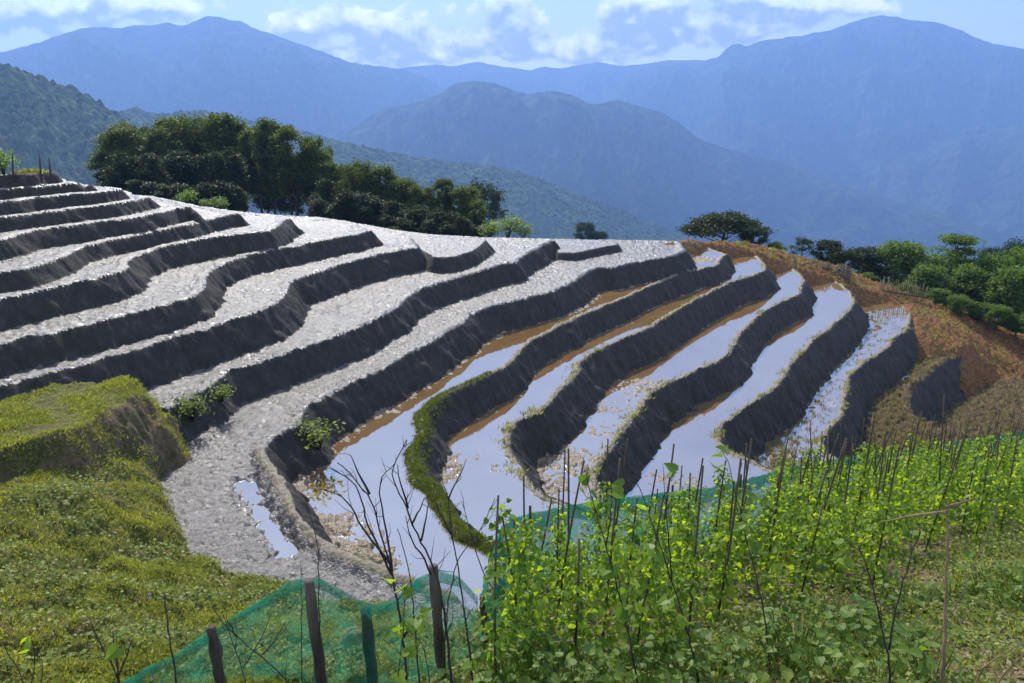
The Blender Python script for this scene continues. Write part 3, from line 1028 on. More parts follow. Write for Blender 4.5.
def tube(pts, rad, sides=6, cap=True):
    p = np.asarray(pts, float); n = len(p)
    rad = np.broadcast_to(np.asarray(rad, float), (n,))
    t = np.gradient(p, axis=0); t /= np.linalg.norm(t, axis=1)[:, None] + 1e-9
    ref = np.array([0.3, 0.9, 0.1]); ref = ref / np.linalg.norm(ref)
    if abs((t @ ref)).max() > 0.97:
        ref = np.array([0.9, -0.2, 0.3])
    a = np.cross(t, ref); a /= np.linalg.norm(a, axis=1)[:, None] + 1e-9
    b = np.cross(t, a)
    ang = np.linspace(0, 2 * math.pi, sides, endpoint=False)
    V = p[:, None] + rad[:, None, None] * (np.cos(ang)[None, :, None] * a[:, None] + np.sin(ang)[None, :, None] * b[:, None])
    V = V.reshape(-1, 3)
    idx = np.arange(n * sides).reshape(n, sides)
    q = np.stack([idx[:-1], np.roll(idx[:-1], -1, 1), np.roll(idx[1:], -1, 1), idx[1:]], -1).reshape(-1, 4)
    faces = [list(map(int, f)) for f in q]
    if cap:
        faces.append([int(i) for i in idx[-1]]); faces.append([int(i) for i in idx[0][::-1]])
    return V, faces


class Bag:
    """collects pieces of ONE object's mesh"""
    def __init__(self):
        self.v = []; self.f = []; self.n = 0

    def add(self, V, faces):
        self.v.append(np.asarray(V, float))
        self.f += [[i + self.n for i in f] for f in faces]
        self.n += len(V)

    def build(self, name, mat, parent=None, smooth=True):
        return mesh_obj(name, np.vstack(self.v), self.f, mat, parent, smooth)


def rand_frames(n, rng, up_bias=0.6):
    """random leaf frames: normal leaning upwards, random heading"""
    nrm = rng.normal(size=(n, 3)); nrm /= np.linalg.norm(nrm, axis=1)[:, None]
    nrm[:, 2] = np.abs(nrm[:, 2]) * 1.0 + up_bias
    nrm /= np.linalg.norm(nrm, axis=1)[:, None]
    h = rng.normal(size=(n, 3))
    h -= (h * nrm).sum(1)[:, None] * nrm
    h /= np.linalg.norm(h, axis=1)[:, None]
    s = np.cross(nrm, h)
    return h, s, nrm


DIAMOND = (np.array([(0, 0, 0), (0.45, 0.28, 0.02), (1, 0, -0.06), (0.45, -0.28, 0.02)]), np.array([[0, 1, 2, 3]]))
BLADE = (np.array([(0, 0.09, 0), (0, -0.09, 0), (1, 0, 0.0)]), np.array([[0, 1, 2]]))
HEART = (np.array([(0, 0, 0), (-0.10, 0.22, 0.03), (0.08, 0.46, 0.07), (0.40, 0.44, 0.05), (0.74, 0.2, -0.03), (1, 0, -0.14),
                   (0.74, -0.2, -0.03), (0.40, -0.44, 0.05), (0.08, -0.46, 0.07), (-0.10, -0.22, 0.03), (0.42, 0, -0.035)]),
         np.array([[0, 1, 2], [0, 2, 10], [2, 3, 10], [3, 4, 10], [4, 5, 10], [5, 6, 10], [6, 7, 10], [7, 8, 10], [8, 0, 10], [8, 9, 0]])[:, ::-1])


def leaves(pos, size, rng, tmpl=DIAMOND, up_bias=0.6, frames=None, width=1.0):
    n = len(pos)
    h, s, nn = frames if frames is not None else rand_frames(n, rng, up_bias)
    T, Fc = tmpl
    size = np.broadcast_to(np.asarray(size, float), (n,))
    V = (pos[:, None] + size[:, None, None] * (T[None, :, 0:1] * h[:, None] + width * T[None, :, 1:2] * s[:, None] + T[None, :, 2:3] * nn[:, None]))
    k = len(T)
    faces = (Fc[None] + (np.arange(n) * k)[:, None, None]).reshape(-1, Fc.shape[1])
    return V.reshape(-1, 3), faces


BARK = None


def simple_mat(name, a, b, scale=12.0, rough=0.85, bump=0.5, stretch=(1, 1, 0.2), dist=0.01):
    k = NT(name)
    v = k.coord(stretch)
    n = k.noise(v, scale, 5, 0.6)
    nm = k.bump(n, bump, dist)
    return k.done(k.pbr(k.ramp(n, [(0.3, a), (0.7, b)]), rough, nm, 0.25))


M['bark'] = simple_mat('bark', (0.035, 0.028, 0.02), (0.12, 0.10, 0.075), 6.0)
M['twig'] = simple_mat('dead_twig', (0.018, 0.013, 0.012), (0.065, 0.048, 0.04), 20.0)
M['stick'] = simple_mat('pale_stick', (0.13, 0.08, 0.04), (0.33, 0.22, 0.12), 14.0)
M['stake'] = simple_mat('dark_bamboo', (0.035, 0.026, 0.018), (0.17, 0.125, 0.075), 16.0)
M['post'] = simple_mat('weathered_post', (0.05, 0.037, 0.028), (0.17, 0.13, 0.10), 9.0, bump=0.9)
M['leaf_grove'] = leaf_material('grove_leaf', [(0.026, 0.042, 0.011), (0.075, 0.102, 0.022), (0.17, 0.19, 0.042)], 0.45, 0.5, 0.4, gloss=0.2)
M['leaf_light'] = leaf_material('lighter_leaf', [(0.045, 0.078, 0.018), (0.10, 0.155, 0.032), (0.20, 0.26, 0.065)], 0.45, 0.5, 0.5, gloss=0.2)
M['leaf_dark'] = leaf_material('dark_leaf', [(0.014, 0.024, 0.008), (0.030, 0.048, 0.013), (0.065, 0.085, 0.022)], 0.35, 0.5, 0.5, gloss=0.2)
M['leaf_bush'] = leaf_material('bush_leaf', [(0.08, 0.13, 0.02), (0.15, 0.23, 0.035), (0.24, 0.32, 0.06)], 0.45, 0.5, 1.5)
M['leaf_bean'] = leaf_material('bean_leaf', [(0.055, 0.115, 0.018), (0.16, 0.265, 0.036), (0.35, 0.44, 0.075)], 0.62, 0.42, 2.5, (1.75, 1.6, 0.35), 0.25)
M['leaf_squash'] = leaf_material('squash_leaf', [(0.06, 0.12, 0.02), (0.145, 0.235, 0.035), (0.28, 0.35, 0.065)], 0.55, 0.5, 2.5, (1.6,1.5,.4), gloss=0.3)
M['leaf_weed'] = leaf_material('weed_leaf', [(0.08, 0.115, 0.02), (0.19, 0.24, 0.04), (0.36, 0.37, 0.10)], 0.45, 0.55, 1.1)
M['blade'] = leaf_material('grass_blade', [(0.09, 0.11, 0.022), (0.25, 0.27, 0.050), (0.50, 0.48, 0.12)], 0.5, 0.6, 1.6, (1.3, 1.3, 0.6))
M['moss'] = leaf_material('moss_blade', [(0.06, 0.085, 0.010), (0.12, 0.16, 0.02), (0.21, 0.24, 0.04)], 0.4, 0.6, 0.9, (1.4, 1.4, 0.5))
M['straw'] = leaf_material('straw', [(0.13, 0.10, 0.045), (0.24, 0.19, 0.09), (0.36, 0.30, 0.16)], 0.3, 0.6, 2.0)


# ------------------------------------------------------------------ trees
def make_tree(name, seed, h, cr, base, mat, label, clumps=30, per=95, leaf=0.26, shape='round', trunk_r=0.13, lean=0.1):
    """tapered trunk with limbs (part) and a leafy crown (part); local origin at the foot"""
    rng = np.random.default_rng(seed)
    root = empty(name, (0, 0, 0), label, 'tree')
    n = 9
    zz = np.linspace(-1.2, h * 0.92, n)
    off = np.c_[np.cumsum(rng.normal(0, 0.05 * h / 6, n)), np.cumsum(rng.normal(0, 0.05 * h / 6, n))]
    off -= off[1]
    P = np.c_[off + np.outer(np.clip(zz, 0, None), [lean * rng.normal() * 0.3, lean * rng.normal() * 0.3]), zz]
    bag = Bag()
    bag.add(*tube(P, np.interp(zz, [-1.2, 0, h * 0.92], [trunk_r * 1.5, trunk_r * 1.15, trunk_r * 0.18]), 7))
    cpos = []; crad = []
    for i in range(clumps):
        f = (i + 0.5) / clumps
        if shape == 'round':
            zf = base + (1 - base) * (0.06 + 0.9 * rng.uniform() ** 0.85)
            prof = math.sin(math.pi * min(0.97, max(0.08, (zf - base) / (1.04 - base)))) ** 0.6
            r = cr * prof * math.sqrt(rng.uniform(0.12, 1)); rad = cr * rng.uniform(0.14, 0.30)
        elif shape == 'umbrella':
            a = math.sqrt(rng.uniform(0.0, 1)); r = cr * a
            zf = 0.97 - 0.40 * a * a - rng.uniform(0, 0.22); rad = cr * rng.uniform(0.14, 0.24)
        else:                                   # tiers
            lv = rng.integers(0, 5)
            zf = base + (1 - base) * (lv + 0.5) / 5.2 + rng.normal(0, 0.012)
            r = cr * (1.05 - 0.17 * lv) * math.sqrt(rng.uniform(0.05, 1)); rad = cr * rng.uniform(0.16, 0.28)
        th = rng.uniform(0, 2 * math.pi)
        ax = np.array([np.interp(zf * h, zz, P[:, 0]), np.interp(zf * h, zz, P[:, 1])])
        c = np.array([ax[0] + r * math.cos(th), ax[1] + r * math.sin(th), zf * h])
        cpos.append(c); crad.append(rad)
        if i % 2 == 0:
            zb = max(0.2 * h, zf * h - 0.45 * r - 0.08 * h)
            b0 = np.array([np.interp(zb, zz, P[:, 0]), np.interp(zb, zz, P[:, 1]), zb])
            mid = (b0 + c) / 2 + rng.normal(0, 0.06 * cr, 3) + [0, 0, -0.05 * cr]
            tr = trunk_r * 0.42 * (1.1 - zf * 0.5)
            bag.add(*tube([b0, mid, c], [tr, tr * 0.65, tr * 0.2], 5))
    bag.build('trunk', M['bark'], root)
    pos = []
    for c, rad in zip(cpos, crad):
        m = int(per * rng.uniform(0.6, 1.3))
        d = rng.normal(size=(m, 3)); d /= np.linalg.norm(d, axis=1)[:, None]
        rr = rad * rng.uniform(0.25, 1.0, m)[:, None] ** 0.6
        sq = np.array([1.15, 1.15, 0.62 if shape != 'round' else 1.05])
        pos.append(c + d * rr * sq)
        # stray sprays that break the outline
        m2 = m // 2
        d = rng.normal(size=(m2, 3)); d /= np.linalg.norm(d, axis=1)[:, None]
        pos.append(c + d * rad * rng.uniform(1.0, 1.75, m2)[:, None] * sq)
    pos = np.vstack(pos)
    V, Fc = leaves(pos, leaf * rng.uniform(0.6, 1.35, len(pos)), rng, DIAMOND, 0.05, width=1.1)
    mesh_obj('crown', V, Fc, mat, root, smooth=False)
    return root


def at_foot(u, vb, z):
    return at_depth(u, vb, z)


GROVE = [make_tree('grove_tree', 100 + i, 9.0, [2.0, 1.7, 2.2, 1.5, 1.9][i], [0.20, 0.30, 0.16, 0.34, 0.22][i], M['leaf_grove'], 'tree', 70, 170, 0.205, 'round', 0.13) for i in range(5)]
SHADE = [make_tree('understorey_tree', 150 + i, 9.0, [1.9, 1.7][i], [0.24, 0.34][i], M['leaf_dark'], 'tree', 56, 130, 0.22, 'round', 0.13) for i in range(2)]  # the grove's inner shade is put into these trees' darker leaf colour
LIGHT = [make_tree('broadleaf_tree', 200 + i, 6.0, [2.3, 2.0, 1.8][i], [0.12, 0.18, 0.1][i], M['leaf_light'], 'tree', 60, 140, 0.23, 'round', 0.12) for i in range(3)]
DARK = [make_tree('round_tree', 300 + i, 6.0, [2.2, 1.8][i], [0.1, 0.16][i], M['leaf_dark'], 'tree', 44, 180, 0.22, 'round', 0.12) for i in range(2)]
UMB = [make_tree('umbrella_tree', 400 + i, 5.0, [2.9, 2.5][i], 0.5, M['leaf_dark'], 'tree', [80, 26][i], [150, 80][i], 0.2, 'umbrella', 0.13) for i in range(2)]
TIER = [make_tree('tiered_tree', 500, 8.0, 2.4, 0.25, M['leaf_light'], 'tree', 60, 130, 0.22, 'tiers', 0.13)]
SPARSE = [make_tree('slender_tree', 600, 9.0, 1.3, 0.4, M['leaf_grove'], 'tree', 14, 40, 0.22, 'round', 0.08)]
used_proto = set()


def place_tree(proto, u, vtop, vbase, z, label, group, width=None):
    """width: crown half-width wanted, in photo pixels"""
    foot = at_foot(u, vbase, z)
    top = at_depth(u, vtop, z)
    h0 = {'grove_tree': 9.0, 'understorey_tree': 9.0, 'broadleaf_tree': 6.0, 'round_tree': 6.0, 'umbrella_tree': 5.0, 'tiered_tree': 8.0, 'slender_tree': 9.0}[proto.name.split('.')[0]]
    s = (top[2] - foot[2]) / h0 * 0.98
    rz = random.uniform(0, 6.28)
    sc = (s, s, s)
    if width:
        c0 = proto['cr'] * s
        w = (width / F * z) / c0
        sc = (s * w, s * w, s)
    if proto.name not in used_proto:
        used_proto.add(proto.name)
        proto.location = foot; proto.rotation_euler = (0, 0, rz); proto.scale = sc
        proto['label'] = label; proto['group'] = group
        return proto
    return copy_thing(proto, foot, label, rz, sc, group)


for lst, crs in ((GROVE, [2.0, 1.7, 2.2, 1.5, 1.9]), (LIGHT, [2.3, 2.0, 1.8]), (DARK, [2.2, 1.8]), (UMB, [2.9, 2.5]), (TIER, [2.4]), (SPARSE, [1.3]), (SHADE, [1.9, 1.7])):
    for t_, c_ in zip(lst, crs):
        t_['cr'] = c_

GG = 'trees of the grove behind the terraces'
TALLEST = 'tall grove tree with open trunk, standing in the crest row'
grove_spec = [  # u, top v, depth, half-width, prototype, what singles it out
    (112, 149, 50, 15, 1, 'outermost grove tree, leaning out over the gap towards the near hillside'),
    (126, 126, 52, 20, 0, 'bright leaved grove tree with broad crown at the open edge of the grove'),
    (146, 121, 55, 20, 2, 'dense grove tree between the bright edge tree and the first dip in the crest'),
    (168, 126, 54, 17, 4, 'lower grove tree filling the first dip of the grove crest'),
    (184, 117, 56, 18, 0, 'dark grove tree just past the first dip of the crest'),
    (205, 114, 57, 20, 2, 'wide dark crown at the middle of the grove crest'),
    (226, 113, 57, 18, 1, 'tallest dark crown of the grove, straight above the two green bushes'),
    (246, 116, 58, 17, 4, 'grove tree with round crown next to the slim pair'),
    (263, 126, 56, 14, 3, 'narrow grove tree in the notch before the slim pair'),
    (277, 118, 54, 15, 1, 'slim long-trunked grove tree, first of the slim pair'),
    (298, 124, 53, 16, 3, 'slim long-trunked grove tree, second of the slim pair'),
    (315, 136, 53, 14, 1, 'slim grove tree at the end of the tall part of the grove'),
    (324, 150, 53, 12, 3, 'slim grove tree filling the step between the tall and low parts'),
    (334, 160, 52, 13, 1, 'slim shorter grove tree just where the crest steps down'),
    (347, 163, 52, 15, 0, 'low bushy grove tree where the crest drops'),
    (362, 159, 50, 16, 2, 'green lit grove tree in front of the crest drop'),
    (384, 163, 51, 17, 4, 'bushy grove tree midway along the low part of the grove'),
    (406, 176, 50, 16, 0, 'short wide grove tree with pale leaf edges in the low part'),
    (424, 181, 49, 15, 2, 'short grove tree before the pointed one'),
    (443, 176, 49, 11, 3, 'pointed grove tree rising above the low part'),
    (462, 184, 48, 15, 4, 'last full grove tree of the low part, dark towards the valley'),
    (474, 198, 47, 10, 1, 'small tree closing the low end of the grove'),
]
def sky_v(u):
    return float(np.interp(u, [p[0] for p in SKY], [p[1] for p in SKY]))


for (u, vt, z, hw, pi, lab) in grove_spec:
    place_tree(GROVE[pi], u, vt, sky_v(u) + 13, z, lab, GG, hw * 1.12)
place_tree(SPARSE[0], 336, 143, sky_v(336) + 8, 70, 'thin pale see-through tree standing where the grove crest drops', GG, 9)
fill = [(135, 150, 47, 16, 2), (158, 152, 47, 17, 0), (178, 150, 49, 17, 4), (197, 148, 50, 17, 2), (217, 150, 50, 17, 0), (238, 146, 51, 17, 4), (330, 176, 49, 14, 0), (351, 186, 46, 14, 4), (374, 190, 46, 15, 2), (396, 198, 46, 14, 0), (416, 203, 45, 14, 4), (436, 206, 45, 13, 2), (455, 210, 45, 12, 0), (268, 168, 66, 17, 4), (296, 172, 66, 17, 2), (122, 172, 46, 13, 2), (142, 178, 45, 14, 0), (163, 180, 45, 14, 2), (186, 182, 46, 14, 0), (206, 180, 47, 14, 4), (226, 178, 48, 14, 2), (240, 184, 48, 11, 0), (322, 190, 48, 12, 4), (342, 200, 46, 12, 2), (365, 206, 45, 12, 0), (386, 212, 45, 12, 2), (408, 216, 44, 12, 4), (428, 218, 44, 12, 0), (446, 220, 44, 12, 2), (464, 214, 44, 11, 0), (324, 168, 54, 13, 2), (334, 182, 50, 12, 0), (326, 196, 47, 12, 2), (476, 208, 45, 10, 0)]
for (u, vt, z, hw, pi) in fill:
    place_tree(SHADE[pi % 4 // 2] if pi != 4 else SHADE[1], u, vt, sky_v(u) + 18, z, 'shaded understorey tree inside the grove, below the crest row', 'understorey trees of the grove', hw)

GR = 'trees along the orange slope'
right_spec = [  # proto list, u, top, base, z, half-width, label
    (UMB[0], 722, 210, 248, 43, 38, 'dark umbrella-crowned tree standing alone at the end of the pools'),
    (DARK[0], 752, 226, 250, 42, 13, 'small dark round tree tucked beside the lone umbrella tree'),
    (UMB[1], 801, 233, 260, 44, 13, 'thin see-through umbrella tree above the bare slope'),
    (LIGHT[1], 776, 241, 259, 42, 10, 'low bush-like tree between the lone umbrella tree and the thin one'),
    (DARK[1], 823, 238, 268, 44, 13, 'dark rounded tree next to the thin umbrella tree'),
    (DARK[0], 842, 247, 276, 43, 13, 'dark bushy tree behind the brown brush heap'),
    (DARK[1], 862, 246, 284, 44, 15, 'dark tree between the brush heap and the bamboo fence'),
    (LIGHT[0], 893, 240, 292, 45, 20, 'round full-crowned tree right behind the bamboo fence'),
    (TIER[0], 945, 227, 304, 45, 25, 'tall tree with layered flat boughs, highest on the slope'),
    (LIGHT[2], 921, 262, 304, 42, 15, 'mid-height tree between the round tree and the layered one'),
    (LIGHT[1], 968, 262, 312, 42, 18, 'leafy tree at the foot of the layered one, towards the road edge'),
    (LIGHT[0], 984, 252, 318, 44, 18, 'leafy green tree behind the one at the layered tree foot'),
    (LIGHT[2], 1004, 262, 326, 40, 17, 'sunlit tree at the slope edge with pale rounded crown'),
    (LIGHT[1], 1022, 246, 332, 42, 20, 'big tree cut off by the frame edge'),
    (LIGHT[0], 1045, 246, 340, 41, 22, 'tree mostly beyond the frame edge'),
    (LIGHT[1], 908, 250, 300, 46, 16, 'leafy tree filling between the round tree and the layered one'),
    (LIGHT[2], 1012, 244, 326, 46, 18, 'tall leafy tree behind the sunlit slope-edge tree'),
    (DARK[0], 1002, 238, 300, 110, 14, 'hazy blue-grey tree far behind the slope trees'),
    (DARK[1], 980, 244, 300, 115, 10, 'smaller hazy tree far behind the slope trees'),
    (DARK[1], 583, 221, 246, 150, 8, 'tiny hazy tree beyond the far edge of the mud terraces'),
    (DARK[0], 484, 181, 240, 95, 17, 'hazy bluish tree on the slope below the grove end'),
    (DARK[1], 600, 230, 246, 150, 6, 'smaller of the tiny hazy trees beyond the mud terraces'),
]
for (p, u, vt, vb, z, hw, lab) in right_spec:
    place_tree(p, u, vt, vb + 4, z, lab, GR, hw * (1.0 if 'umbrella' in lab else 1.25))
for (u, vt, vb, z, hw) in [(900, 281, 304, 40, 10), (938, 288, 308, 39, 12), (956, 294, 316, 38, 11), (978, 300, 322, 38, 12), (996, 304, 328, 37, 11), (1016, 312, 336, 37, 12), (915, 290, 304, 40, 8), (868, 272, 288, 41, 9), (1032, 306, 342, 36, 12)]:
    place_tree(LIGHT[random.randrange(3)], u, vt, vb, z, 'low shrubby tree at the lower edge of the slope trees', 'shrubby trees under the slope trees', hw)


# ---- bushes
def make_bush(name, seed, r, h, mat, label, n=700, leaf=0.09, stems=7):
    rng = np.random.default_rng(seed)
    root = empty(name, (0, 0, 0), label, 'bush')
    bag = Bag()
    tips = []
    for i in range(stems):
        th = rng.uniform(0, 6.28); rr = r * rng.uniform(0.2, 0.8)
        tip = np.array([rr * math.cos(th), rr * math.sin(th), h * rng.uniform(0.55, 0.95)])
        bag.add(*tube([[0, 0, -0.1], tip * [0.4, 0.4, 0.55], tip], [0.02, 0.014, 0.005], 5))
        tips.append(tip)
    bag.build('stem', M['twig'], root)
    c = np.array(tips)[rng.integers(0, stems, n)]
    pos = c + rng.normal(size=(n, 3)) * [r * 0.28, r * 0.28, h * 0.2]
    pos[:, 2] = np.clip(pos[:, 2], 0.02, None)
    V, Fc = leaves(pos, leaf * rng.uniform(0.6, 1.4, n), rng, DIAMOND, 0.5, width=1.2)
    mesh_obj('leaves', V, Fc, mat, root, smooth=False)
    return root


BUSH = make_bush('bush', 31, 0.55, 0.7, M['leaf_bush'], 'bush')
bl = [(187, 207, 0.75, 'yellow-green bush on the terrace edge in front of the grove, the larger of two'), (221, 211, 0.62, 'low yellow-green bush trailing along the terrace edge by the larger bush'),
      (207, 209, 0.45, 'small yellow-green bush squeezed between the larger bush and the trailing one'),
      (4, 174, 0.7, 'green bush on the knoll at the frame edge'), (508, 239, 1.3, 'green bush at the low end of the grove'), (490, 238, 1.0, 'bush joining the last grove tree and the green bush'), (524, 240, 0.9, 'outermost low bush past the grove end')]
for i, (u, v, s, lab) in enumerate(bl):
    z = {187: 30, 221: 31, 207: 31, 4: 19.5, 508: 38, 490: 39, 524: 38}[u]
    p = at_depth(u, v, z)
    if i == 0:
        BUSH.location = p; BUSH.scale = (s, s, s); BUSH['label'] = lab; BUSH['group'] = 'bushes at the terrace edges'
    else:
        copy_thing(BUSH, p, lab, random.uniform(0, 6), (s * 1.2, s * 1.2, s), 'bushes at the terrace edges')
WB = make_bush('wall_shrub', 33, 0.42, 0.5, M['leaf_weed'], 'shrub', n=260, leaf=0.085, stems=9)
for i, (u, v, s, lab) in enumerate([(318, 447, 0.95, 'leafy shrub growing out of the dark wall above the mossy pool'), (192, 420, 0.8, 'scrubby shrub on the wall below the strip beside the grass step'), (222, 402, 0.6, 'small scrubby shrub higher on the same wall as the scrubby one')]):
    p = hit(u, v)
    if i == 0:
        WB.location = p; WB.scale = (s, s, s); WB['label'] = lab; WB['group'] = 'shrubs on the terrace walls'
    else:
        copy_thing(WB, p, lab, 1.3 * i, s, 'shrubs on the terrace walls')

# ------------------------------------------------------------------ small things along the slope
def fence_row(u0, v0, u1, v1, z, h, name, label):
    a = at_depth(u0, v0, z); b = at_depth(u1, v1, z)
    root = empty(name, a, label, 'fence')
    bag = Bag()
    n = 34
    for i in range(n):
        p = (b - a) * i / (n - 1) + [random.gauss(0, .02), random.gauss(0, .03), 0]
        hh = h * random.uniform(0.75, 1.15)
        bag.add(*tube([p + [0, 0, -0.3], p + [random.gauss(0, .03), 0, hh]], [0.022, 0.016], 5))
    bag.build('slats', M['straw'], root)
    r = Bag()
    r.add(*tube([np.array([0, -.03, h * 0.15]), (b - a) + [0, -.03, h * 0.15]], 0.05, 6))
    r.build('rail', M['post'], root)
    return root


fence_row(880, 292, 926, 299.5, 38.2, 0.72, 'bamboo_fence', 'short bamboo stick fence with a dark rail below the round tree')
fence_row(806, 268.5, 831, 270, 38.5, 0.42, 'stick_fence', 'dark low stick fence holding the bank above the smooth pool')
rng = np.random.default_rng(5)


def lump(name, p, r, h, mat, label, cat, seed=1, n=26):
    th = np.linspace(0, 2 * math.pi, n, endpoint=False); ph = np.linspace(0, math.pi / 2, 8)
    V = []
    for a in ph:
        for t in th:
            q = 1 + 0.28 * perlin(math.cos(t) * 1.7 + seed, math.sin(t) * 1.7 + a * 2, seed) + 0.12 * perlin(math.cos(t) * 5, math.sin(t) * 5 + a * 6, seed)
            V.append((r * q * math.cos(a) * math.cos(t), r * q * math.cos(a) * math.sin(t), h * q * math.sin(a) - 0.03))
    Fc = [[i * n + j, i * n + (j + 1) % n, (i + 1) * n + (j + 1) % n, (i + 1) * n + j] for i in range(7) for j in range(n)]
    o = mesh_obj(name, V, [[int(x) for x in f] for f in Fc], mat)
    o.location = p
    return tag(o, label, cat)


heap = lump('brush_heap', at_depth(841, 277, 38.5), 0.45, 0.62, M['post'], 'brown brush heap on the bank behind the smooth pool', 'heap', 3)
hp = rng.normal(size=(160, 3)); hp /= np.linalg.norm(hp, axis=1)[:, None]; hp[:, 2] = np.abs(hp[:, 2])
V, Fc = leaves(hp * [0.43, 0.43, 0.6], 0.35, rng, BLADE, 0.2, width=0.6)
mesh_obj('twigs', V, Fc, M['straw'], heap, smooth=False)
lump('earth_clod', at_depth(755.5, 256.5, 36.5), 0.13, 0.25, M['soil'], 'reddish earth clod sitting on the bund corner below the lone umbrella tree', 'clod', 5)
lump('stone', hit(148, 598), 0.05, 0.05, M['mud'], 'small pale stone lying in the grass beside the thick twig', 'stone', 9)

MP = simple_mat('grey_post', (0.03, 0.028, 0.03), (0.09, 0.085, 0.08), 10.0)
for i, (u, vt, vb, lab) in enumerate([(12.3, 153, 176, 'thin dark post on the knoll near the green bush'), (40, 153, 175, 'straighter dark post on the knoll, standing farther along the strip'), (49.5, 158, 174, 'faint slim post beside the straighter one on the knoll')]):
    z = 19.3
    a = at_depth(u, vb, z); b = at_depth(u + random.uniform(-1, 1) * 1.5, vt, z)
    V, Fc = tube([a - [0, 0, .2], a * 0.45 + b * 0.55 + [0.01, 0, 0], b], [0.024, 0.022, 0.016], 6)
    o = mesh_obj('fence_post', V - a, Fc, MP); o.location = a
    tag(o, lab, 'post', 'posts on the knoll')
# ------------------------------------------------------------------ the bean garden
def front_line():
    pts = [(470, 700), (540, 690), (620, 676), (700, 652), (760, 620), (860, 588), (950, 556), (1060, 528)]
    out = []
    for u, v in pts:
        p = drop_to(u, v, GARDEN, 0.0)
        out.append(p[:2])
    return np.array(out)


FRONT = front_line()
bean_poly = np.vstack([FRONT, NETB[::-1, :2] * (1 - 0.55 / np.linalg.norm(NETB[::-1, :2], axis=1))[:, None]])
rng = np.random.default_rng(17)


def make_bean(seed, h, n):
    """a bean vine: twining stem (the root mesh) with its leaves as one part"""
    r = np.random.default_rng(seed)
    t = np.linspace(0, 1, 26)
    ph = r.uniform(0, 6.28); turns = r.uniform(2.5, 4)
    rad = 0.02 + 0.012 * r.uniform()
    stem = np.c_[rad * np.cos(ph + t * turns * 6.28), rad * np.sin(ph + t * turns * 6.28), t * h]
    bag = Bag()
    bag.add(*tube(stem, np.interp(t, [0, 1], [0.005, 0.0025]), 4))
    pos = []; hd = []
    for i in range(n):
        f = r.uniform(0.03, 1.0) ** 0.85
        z = f * h
        a = r.uniform(0, 6.28)
        out = r.uniform(0.03, 0.21) * (1.15 - 0.6 * f)
        c = np.array([math.cos(a) * out, math.sin(a) * out, z + r.uniform(-0.03, 0.06)])
        s = np.array([np.interp(f, t, stem[:, 0]), np.interp(f, t, stem[:, 1]), z - 0.02])
        if i % 3 == 0:
            bag.add(*tube([s, (s + c) / 2 + [0, 0, 0.02], c], 0.0018, 3, False))
        pos.append(c); hd.append((math.cos(a), math.sin(a)))
    pos = np.array(pos); hd = np.array(hd)
    nrm = np.c_[hd * r.uniform(0.2, 1.0, n)[:, None], r.uniform(0.25, 1.1, n)] + r.normal(0, 0.35, (n, 3))
    nrm /= np.linalg.norm(nrm, axis=1)[:, None]
    h3 = np.c_[hd, -r.uniform(0.1, 0.9, n)] + r.normal(0, 0.3, (n, 3))
    h3 -= (h3 * nrm).sum(1)[:, None] * nrm
    h3 /= np.linalg.norm(h3, axis=1)[:, None]
    sz = r.uniform(0.036, 0.088, n) * (1.05 - 0.35 * pos[:, 2] / h)
    V, Fc = leaves(pos, sz, r, HEART, frames=(h3, np.cross(nrm, h3), nrm), width=1.0)
    root = bag.build('bean_plant', M['leaf_bean'])
    tag(root, 'bean', 'bean plant')
    mesh_obj('leaves', V, Fc, M['leaf_bean'], root, smooth=False)
    return root


BEANS = [make_bean(700 + i, [1.15, 1.3, 1.0, 1.35, 1.2, 0.85, 1.25, 1.1][i], [155, 175, 130, 185, 160, 115, 170, 140][i]) for i in range(8)]


def make_stake(seed, h):
    r = np.random.default_rng(seed)
    t = np.linspace(0, 1, 8)
    bend = r.normal(0, 0.02, 2)
    P = np.c_[np.outer(np.sin(t * 3.1), bend), -0.25 + t * (h + 0.25)]
    rad = np.interp(t, [0, 1], [0.0115, 0.0075]) * (1 + 0.08 * (np.arange(8) % 2))
    V, Fc = tube(P, rad, 6)
    o = mesh_obj('bean_stake', V, Fc, M['stake'])
    return tag(o, 'stake', 'stake')


STAKES = [make_stake(800 + i, h) for i, h in enumerate([1.45, 1.6, 1.3, 1.75, 1.5])]
ub = set()
spots = []
xs = np.arange(-1.0, 16.0, 0.40); ys = np.arange(3.0, 17.5, 0.46)
gx, gy = np.meshgrid(xs, ys)
gx = (gx + rng.uniform(-0.13, 0.13, gx.shape) + 0.2 * (np.arange(len(ys)) % 2)[:, None]).ravel(); gy = (gy + rng.uniform(-0.13, 0.13, gx.shape[0])).ravel() if False else gy.ravel() + rng.uniform(-0.15, 0.15, gx.size)
sdv = seg_sd(gx, gy, bean_poly)
gz = ground_z(gx, gy)
u_, v_, zc = pix(np.c_[gx, gy, gz + 0.6])
ok = (sdv > 0.0) & (u_ > 478) & (u_ < 1075)
cand = np.c_[gx, gy, gz, zc][ok]
cand = cand[np.argsort(cand[:, 3])][:295]
BL = 'leafy bean vine climbing its stick among the other vines of the fenced garden'
SL = 'dark thin bean pole standing in the leafy garden rows'
